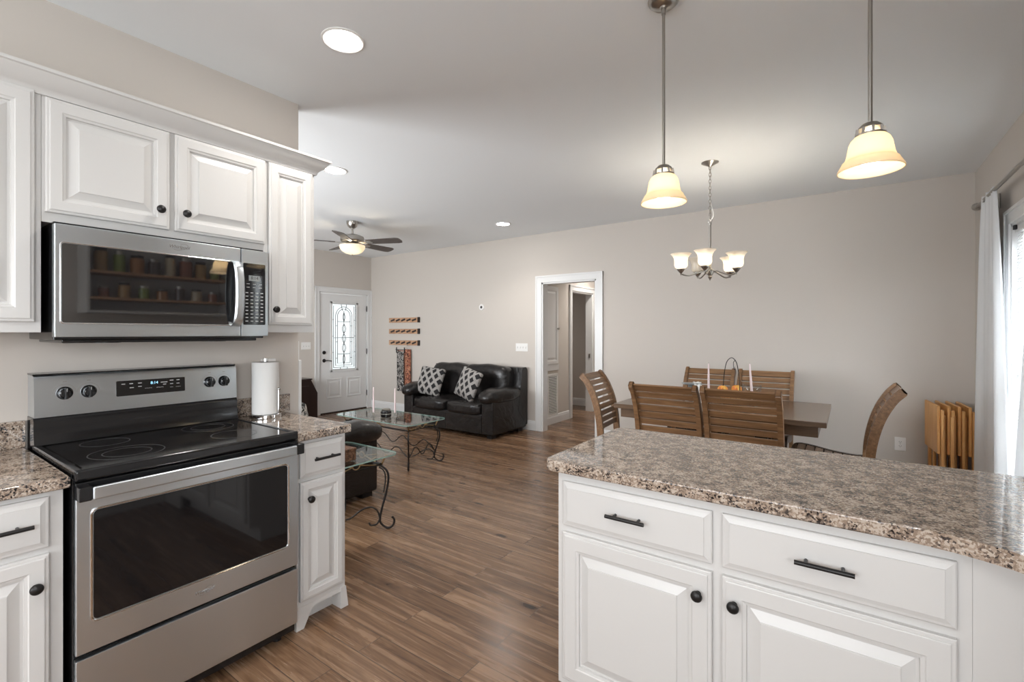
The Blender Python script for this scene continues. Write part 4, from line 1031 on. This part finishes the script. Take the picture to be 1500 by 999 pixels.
def tray_tables():
    def mk():
        r = thing('tray_table', '', 'tray table', (0, 0, 0), 0, 'folded wooden tray tables')
        MB().box(-.010, .010, -.21, .20, .385, .778, .006, 3).build('top', M['traywood'], r)
        for y in (-.225, .165): MB().box(.0105, .032, y, y+.040, .03, .745, .005).build('leg', M['traywood'], r)
        for y in (-.175, .115): MB().box(.0325, .052, y, y+.040, .02, .70, .005).build('leg', M['traywood'], r)
        MB().cyl((.021, -.16, .12), (.021, .145, .12), .008, n=12).build('dowel', M['traywood'], r)
        MB().cyl((.042, -.14, .20), (.042, .12, .20), .008, n=12).build('dowel', M['traywood'], r)
        for y in (-.165, .145): MB().lathe([(.007, 0), (.007, .003), (.004, .005), (0, .005)], (.029, y, .72), 12, axis='x').build('bolt', M['nickel'], r)
        return r
    labs = ['folded honey-coloured tray table, first of the stack from the dining chair side', 'folded honey-coloured tray table, second of the stack from the dining chair side', 'folded honey-coloured tray table, third of the stack from the dining chair side', 'folded honey-coloured tray table nearest the curtain, last of the stack']
    a = mk(); a.location = (.575, 5.37, 0); a['label'] = labs[0]; a.rotation_euler = (0, 0, .09)
    for k in (1, 2, 3): dup(a, (.575+.0655*k, 5.37+.006*k, 0), .09-.012*k, labs[k])
    s = thing('tray_table_rack', 'wooden rack holding the folded tray tables by the curtain', 'rack', (.67, 5.36, 0))
    for y in (-.235, .235):
        MB().box(-.14, .14, y-.012, y+.012, .0, .03, .004).build('base_rail', M['traywood'], s); MB().box(-.012, .012, y-.012, y+.012, .03, .70, .004).build('post', M['traywood'], s)
    MB().cyl((0, -.235, .36), (0, .235, .36), .008, n=14).build('handle_bar', M['traywood'], s)
tray_tables()

# ------------------------------------------------------------------ living room
def sofa(label, name, loc, rz, W_, n, D_=.84):
    r = thing(name, label, 'sofa', loc, rz)
    aw = .20; w = W_/2; yf = -D_/2; yb = D_/2
    def pf(x, y, z):   # puffy side
        return (x, y, z)
    MB().box(-w+.03, w-.03, yf+.055, yb-.03, .045, .31, .02, 3).build('base', M['leather'], r)
    for sx in (-1, 1):
        for y in (yf+.12, yb-.12): MB().prism([(sx*(w-.13), y-.05), (sx*(w-.05), y-.05), (sx*(w-.05), y+.05), (sx*(w-.13), y+.05)], 0, .047).build('foot', M['blackmetal'], r)
    # arms : upright block with a bulging padded roll
    for sx in (-1, 1):
        a = MB().box(sx*(w-aw), sx*(w-.012), yf+.04, yb-.02, .045, .50, .02, 3).build('arm', M['leather'], r)
        def fn(x, y, z):
            zz = z*(1-.10*(y+1)*.5) - (.28*max(0, -y-.35)**1.5) + .03*math.sin(9*y+3*x)
            return (x*(1+.05*math.sin(5*y)), y, zz)
        MB().cushion((sx*(w-aw/2-.016), yf+.35, .54), aw+.095, .80, .215, 2.7, 12, fn).build('arm_pad', M['leather'], a, smooth=180)
    iw = (2*w-2*aw)/n
    for k in range(n):
        x = -w+aw+iw*(k+.5)
        def fs(xx, yy, zz): return (xx, yy, zz*(1+.10*(1-xx*xx)*(1-yy*yy)))
        c = MB().cushion((x, yf+.30, .365), iw-.004, .62, .17, 5., 12, fs).build('seat_cushion', M['leather'], r, smooth=180)
        def fb(xx, yy, zz):
            top = .10*(1-xx*xx)*max(0, zz); return (xx, yy*(1+.18*math.sin(2.2*zz))+.05*math.sin(6*xx+3*zz)*.3-.35*max(0, zz-.3)*0, zz*(1-.03*xx*xx)+.02*math.sin(7*xx+k)+.0*top)
        m = Matrix.Rotation(math.radians(-10), 4, 'X')
        MB().cushion((x, yb-.235, .665), iw+.015+aw*.62 if n == 2 else iw+.015, .28, .50, 4.6, 14, fb, m).build('back_cushion', M['leather'], r, smooth=180)
    # back shell
    MB().prism([(yb-.22, .30), (yb-.02, .08), (yb, .10), (yb+.0, .85), (yb-.03, .885), (yb-.12, .88)], -w+.01, w-.01, 'yz').build('back_frame', M['leather'], r, smooth=30)
    # front panel seam and piping
    MB().box(-w+aw+.002, w-aw-.002, yf+.045, yf+.06, .05, .285, .006).build('front_panel', M['leather'], r)
    MB().cyl((0, yf+.044, .055), (0, yf+.044, .28), .003, n=6).build('seam', M['iron'], r)
    return r
sofa('black leather loveseat against the far wall with two patterned pillows', 'loveseat', (-4.51, 5.175, 0), 0, 1.68, 2)
sofa('black leather sofa whose padded arm shows behind the narrow kitchen cabinet', 'sofa', (-4.24, 2.150, 0), PI, 2.06, 3, 1.0)
def throw_pillow(loc, rot, label, mat='pillow', group='diamond patterned throw pillows'):
    def fn(x, y, z):
        e = max(abs(x), abs(z)); return (x*(1+.10*abs(z)**3), y*(1-e**4*.75), z*(1+.10*abs(x)**3))
    o = MB().cushion((0, 0, 0), .40, .16, .40, 7., 14, fn).build('throw_pillow', M[mat], None, smooth=180)
    o.location = loc; o.rotation_euler = rot; tag(o, label, 'pillow', group)
throw_pillow((-4.98, 4.99, .66), (math.radians(-20), math.radians(6), math.radians(10)), 'grey throw pillow with black diamonds on the loveseat seat nearer the wall hanging')
throw_pillow((-4.22, 4.95, .67), (math.radians(-18), math.radians(12), math.radians(-14)), 'grey throw pillow with black diamonds on the loveseat seat nearer the hall doorway')

def scroll_leg(r, sx, sy, x, y, h, name='leg'):
    """S-scroll iron leg at a corner, curling outward along (sx,sy)"""
    d = Vector((sx, sy, 0)).normalized()
    def P(o, z): return (x+d.x*o, y+d.y*o, z)
    pts = spline([P(-.06, h-.012), P(-.01, h-.02), P(.035, h-.06), P(.045, h-.12), P(.03, h*.55), P(.0, h*.30), P(-.012, h*.14), P(.005, .03), P(.04, .008), P(.075, .022), P(.085, .06), P(.07, .085)], 6)
    m = MB().tube(pts, .0075, 8)
    pts = spline([P(-.012, h*.16), P(-.03, h*.28), P(-.075, h*.34), P(-.14, h*.30), P(-.20, h*.20), P(-.24, h*.17)], 6); m.tube(pts, .006, 8)
    pts = spline([P(-.012, h*.16), P(-.035, h*.08), P(-.075, h*.07), P(-.085, h*.11)], 6); m.tube(pts, .006, 8)
    pts = spline([P(-.02, h-.03), P(.015, h-.06), P(.025, h-.12), P(.012, h*.55)], 5); m.tube(pts, .005, 8)
    m.build(name, M['iron'], r, smooth=60)
def glass_table(name, label, loc, L, D, h, clip=.07):
    r = thing(name, label, 'table', loc)
    a, b = L/2, D/2
    poly = rrect(L, D, clip, 6)
    g = MB().prism(poly, h-.010, h).build('glass_top', M['glass'], r, smooth=40)
    m = MB(); n = len(poly); bm = m.bm
    for z0, z1, off in ((h-.0095, h-.0005, .0006),):
        A = [bm.verts.new((x*(1+off), y*(1+off), z0)) for x, y in poly]; B = [bm.verts.new((x*(1+off), y*(1+off), z1)) for x, y in poly]
        for k in range(n): bm.faces.new((A[k], A[(k+1) % n], B[(k+1) % n], B[k]))
    m.build('glass_edge', M['glassedge'], g)
    zf = h-.075; fx, fy = a-.09, b-.09
    m = MB().tube([(-fx, -fy, zf), (fx, -fy, zf), (fx, fy, zf), (-fx, fy, zf)], .008, 8, True)
    m.build('frame', M['iron'], r, smooth=60)
    m = MB()
    for (x0, y0, x1, y1) in ((-fx, -fy, fx, -fy), (-fx, fy, fx, fy), (-fx, -fy, -fx, fy), (fx, -fy, fx, fy)):
        cx, cy = (x0+x1)/2, (y0+y1)/2; d = Vector((x1-x0, y1-y0, 0)).normalized(); Lh = math.hypot(x1-x0, y1-y0)/2
        zc = h-.044
        m.tube([(cx+d.x*.028*math.cos(2*PI*q/18), cy+d.y*.028*math.cos(2*PI*q/18), zc+.022*math.sin(2*PI*q/18)) for q in range(18)], .004, 6, True)
        q = min(Lh-.02, .16)
        for s in (-1, 1):
            for dz in (-1, 1): m.tube([(cx+d.x*s*.026, cy+d.y*s*.026, zc), (cx+d.x*s*q, cy+d.y*s*q, zc+dz*.028)], .004, 6)
    m.build('cross_ornament', M['gold'], r, smooth=60)
    if L > .9:
        for (x0, y0, x1, y1) in ((-fx, -fy, fx, -fy), (-fx, fy, fx, fy), (-fx, -fy, -fx, fy), (fx, -fy, fx, fy)):
            nw = 3 if abs(x1-x0) > .6 else 2
            pts = [(x0+(x1-x0)*t/36, y0+(y1-y0)*t/36, h*.36-.045*math.cos(2*PI*nw*t/36)) for t in range(37)]
            MB().tube(pts, .0055, 8).build('stretcher', M['iron'], r, smooth=60)
    for sx in (-1, 1):
        for sy in (-1, 1):
            scroll_leg(r, sx, sy, sx*fx, sy*fy, h-.065)
            MB().cyl((sx*fx, sy*fy, zf), (sx*(fx+.02), sy*(fy+.02), h-.012), .006, n=8).cyl((sx*(fx+.02), sy*(fy+.02), h-.016), (sx*(fx+.02), sy*(fy+.02), h-.0102), .012, n=12).build('support', M['gold'], r)
    return r
glass_table('coffee_table', 'glass coffee table with scrolled iron legs in front of the loveseat', (-4.08, 3.46, 0), 1.20, .56, .46)
glass_table('end_table', 'glass end table with scrolled iron legs behind the narrow kitchen cabinet', (-2.865, 1.965, 0), .62, .60, .53)
taper('taper_candle', 'blush taper candle on the coffee table, nearer the entry door', (-4.16, 3.31, .46), .275, 'low', M['crystal'])
taper('taper_candle', 'blush taper candle on the coffee table, nearer the loveseat', (-3.96, 3.435, .46), .265, 'low', M['crystal'])
t = thing('candle_jar', 'dark banded candle jar between the tapers on the coffee table', 'candle jar', (-4.065, 3.40, .46))
MB().lathe([(.0, .002), (.05, 0), (.056, .006), (.057, .055), (.05, .066), (.045, .07), (0, .07)], n=32).build('jar', M['darkjar'] if 'darkjar' in M else M['blackglass'], t)
MB().lathe([(.0575, .030), (.0580, .031), (.0580, .040), (.0575, .041)], n=32, cap0=False, cap1=False).build('band', M['nickel'], t)
MB().lathe([(.0, .069), (.044, .069), (.047, .073), (.047, .084), (.042, .088), (0, .088)], n=32).build('lid', M['nickel'], t)
t = thing('keepsake_box', 'brown woven leather box on the glass end table', 'box', (-2.70, 1.905, .53), math.radians(4))
MB().box(-.055, .055, -.06, .06, 0, .062, .006).build('box', M['woven'], t); MB().box(-.058, .058, -.063, .063, .060, .082, .008).build('lid', M['woven'], t)
t = thing('votive_jar', 'small tan jar resting on the woven leather box', 'jar', (-2.735, 1.915, .612))
MB().lathe([(0, 0), (.016, 0), (.018, .004), (.018, .024), (.015, .028), (.015, .031), (0, .031)], n=20).build('jar', M['rackwood'], t); MB().lathe([(.016, .0305), (.017, .033), (.017, .037), (0, .038)], n=20).build('lid', M['plastic'], t)

# wall racks and the hanging straps
def rack(z, label):
    r = thing('wall_rack', label, 'rack', (-6.235, YF, z), 0, 'carved wooden wall racks')
    MB().box(-.375, .375, -.028, 0, -.042, .042, .004).build('rail', M['rackwood'], r)
    MB().box(.36, .385, -.045, 0, -.046, .046, .004).build('end_cap', M['darkwood'], r)
    for k in range(5):
        x = -.27+.135*k
        MB().bar((x-.05, -.031, -.012), (x+.045, -.031, .014), .03, .012, .004, (0, 1, 0)).build('carved_slot', M['darkwood'], r)
    return r
rack(1.585, 'carved wooden wall rack, topmost of the three beside the entry door')
rack(1.392, 'carved wooden wall rack, middle of the three beside the entry door')
rack(1.195, 'carved wooden wall rack, lowest of the three, straps hanging below')
t = thing('strap_hanger', 'iron hanger with black and white printed strap below the wall racks', 'hanger', (-6.22, YF, 0))
mb = MB(); mb.bar((-.19, -.045, 1.075), (.06, -.045, 1.075), .016, .010)
for x in (-.17, .03): mb.bar((x, -.045, 1.02), (x, -.045, 1.115), .014, .010); mb.bar((x, -.045, 1.06), (x, 0, 1.06), .012, .010)
mb.build('iron_bar', M['blackmetal'], t)
MB().box(-.15, .015, -.055, -.038, .36, 1.05, .004).build('printed_strap', M['pattern'], t)
MB().box(-.15, .015, -.036, -.026, .36, 1.06, .002).build('backing', M['redbead'], t)
t = thing('beaded_strap', 'rust red beaded strap hanging from the lowest wall rack', 'strap', (-6.115, YF, 0))
MB().box(-.055, .075, -.052, -.034, .40, 1.085, .005).build('strap', M['redbead'], t)
MB().tube([(.0, -.043, 1.08), (.0, -.06, 1.12), (0, -.05, 1.165), (0, -.03, 1.16)], .004, 8).build('hook', M['nickel'], t)

# corner by the entry door
t = thing('slant_cabinet', 'dark wooden cabinet with sloping side, left of the entry door', 'cabinet', (-6.93, 4.05, 0))
MB().prism([(-.35, .02), (.24, .02), (.24, .43), (.13, .64), (-.35, .64)], -.19, .185, 'yz').build('body', M['darkwood'], t, smooth=20)
MB().box(-.20, .20, -.36, .145, .64, .66, .004).build('top', M['darkwood'], t)
MB().box(.185, .197, -.2, .10, .12, .55, .004).build('door', M['darkwood'], t)
throw_pillow((-3.58, 2.06, .655), (math.radians(16), math.radians(5), 0), 'black and white scroll print pillow half hidden beyond the paper towel roll', 'pouf', None)

# ------------------------------------------------------------------ open shelf over the peninsula's window end (seen mirrored in the microwave door)
t = thing('open_shelf', 'white open shelf of jars on the right wall, mirrored in the microwave door', 'shelf', (XR, 1.73, 1.56), -PI/2)
mb = MB(); mb.box(-.55, .55, -.02, 0, 0, .75); mb.box(-.57, -.55, -.28, 0, 0, .75); mb.box(.55, .57, -.28, 0, 0, .75); mb.box(-.57, .57, -.28, 0, .75, .77); mb.box(-.57, .57, -.28, 0, -.02, 0); mb.build('case', M['cab'], t)
for z in (.115, .34): MB().box(-.55, .55, -.27, -.02, z-.02, z).build('shelf_board', M['rackwood'], t)
cols = [(.25, .32, .08), (.45, .28, .12), (.30, .12, .07), (.5, .42, .3), (.12, .09, .08), (.42, .20, .08)]
jm = [simple('jar_fill_%s' % n, c, .15) for n, c in zip(('green', 'tan', 'rust', 'cream', 'coffee', 'amber'), cols)]
def jar(x, z, k, rr, hh):
    j = thing('spice_jar', 'jar on the white open shelf mirrored in the microwave door', 'jar', (XR-.15, 1.73-x, 1.56+z), 0, 'jars on the open shelf')
    MB().lathe([(0, 0), (rr, 0), (rr, hh*.8), (rr*.85, hh*.85), (0, hh*.85)], n=20).build('jar', jm[k % 6], j)
    MB().lathe([(0, hh*.851), (rr*.9, hh*.851), (rr*.9, hh), (0, hh)], n=20).build('lid', M['blackenamel'] if k % 2 else M['nickel'], j)
for k in range(8): jar(-.46+.13*k, .34, k, .042+.006*(k % 3), .15+.02*(k % 4))
for k in range(7): jar(-.44+.145*k, .115, k+2, .040+.005*(k % 2), .10+.02*(k % 3))
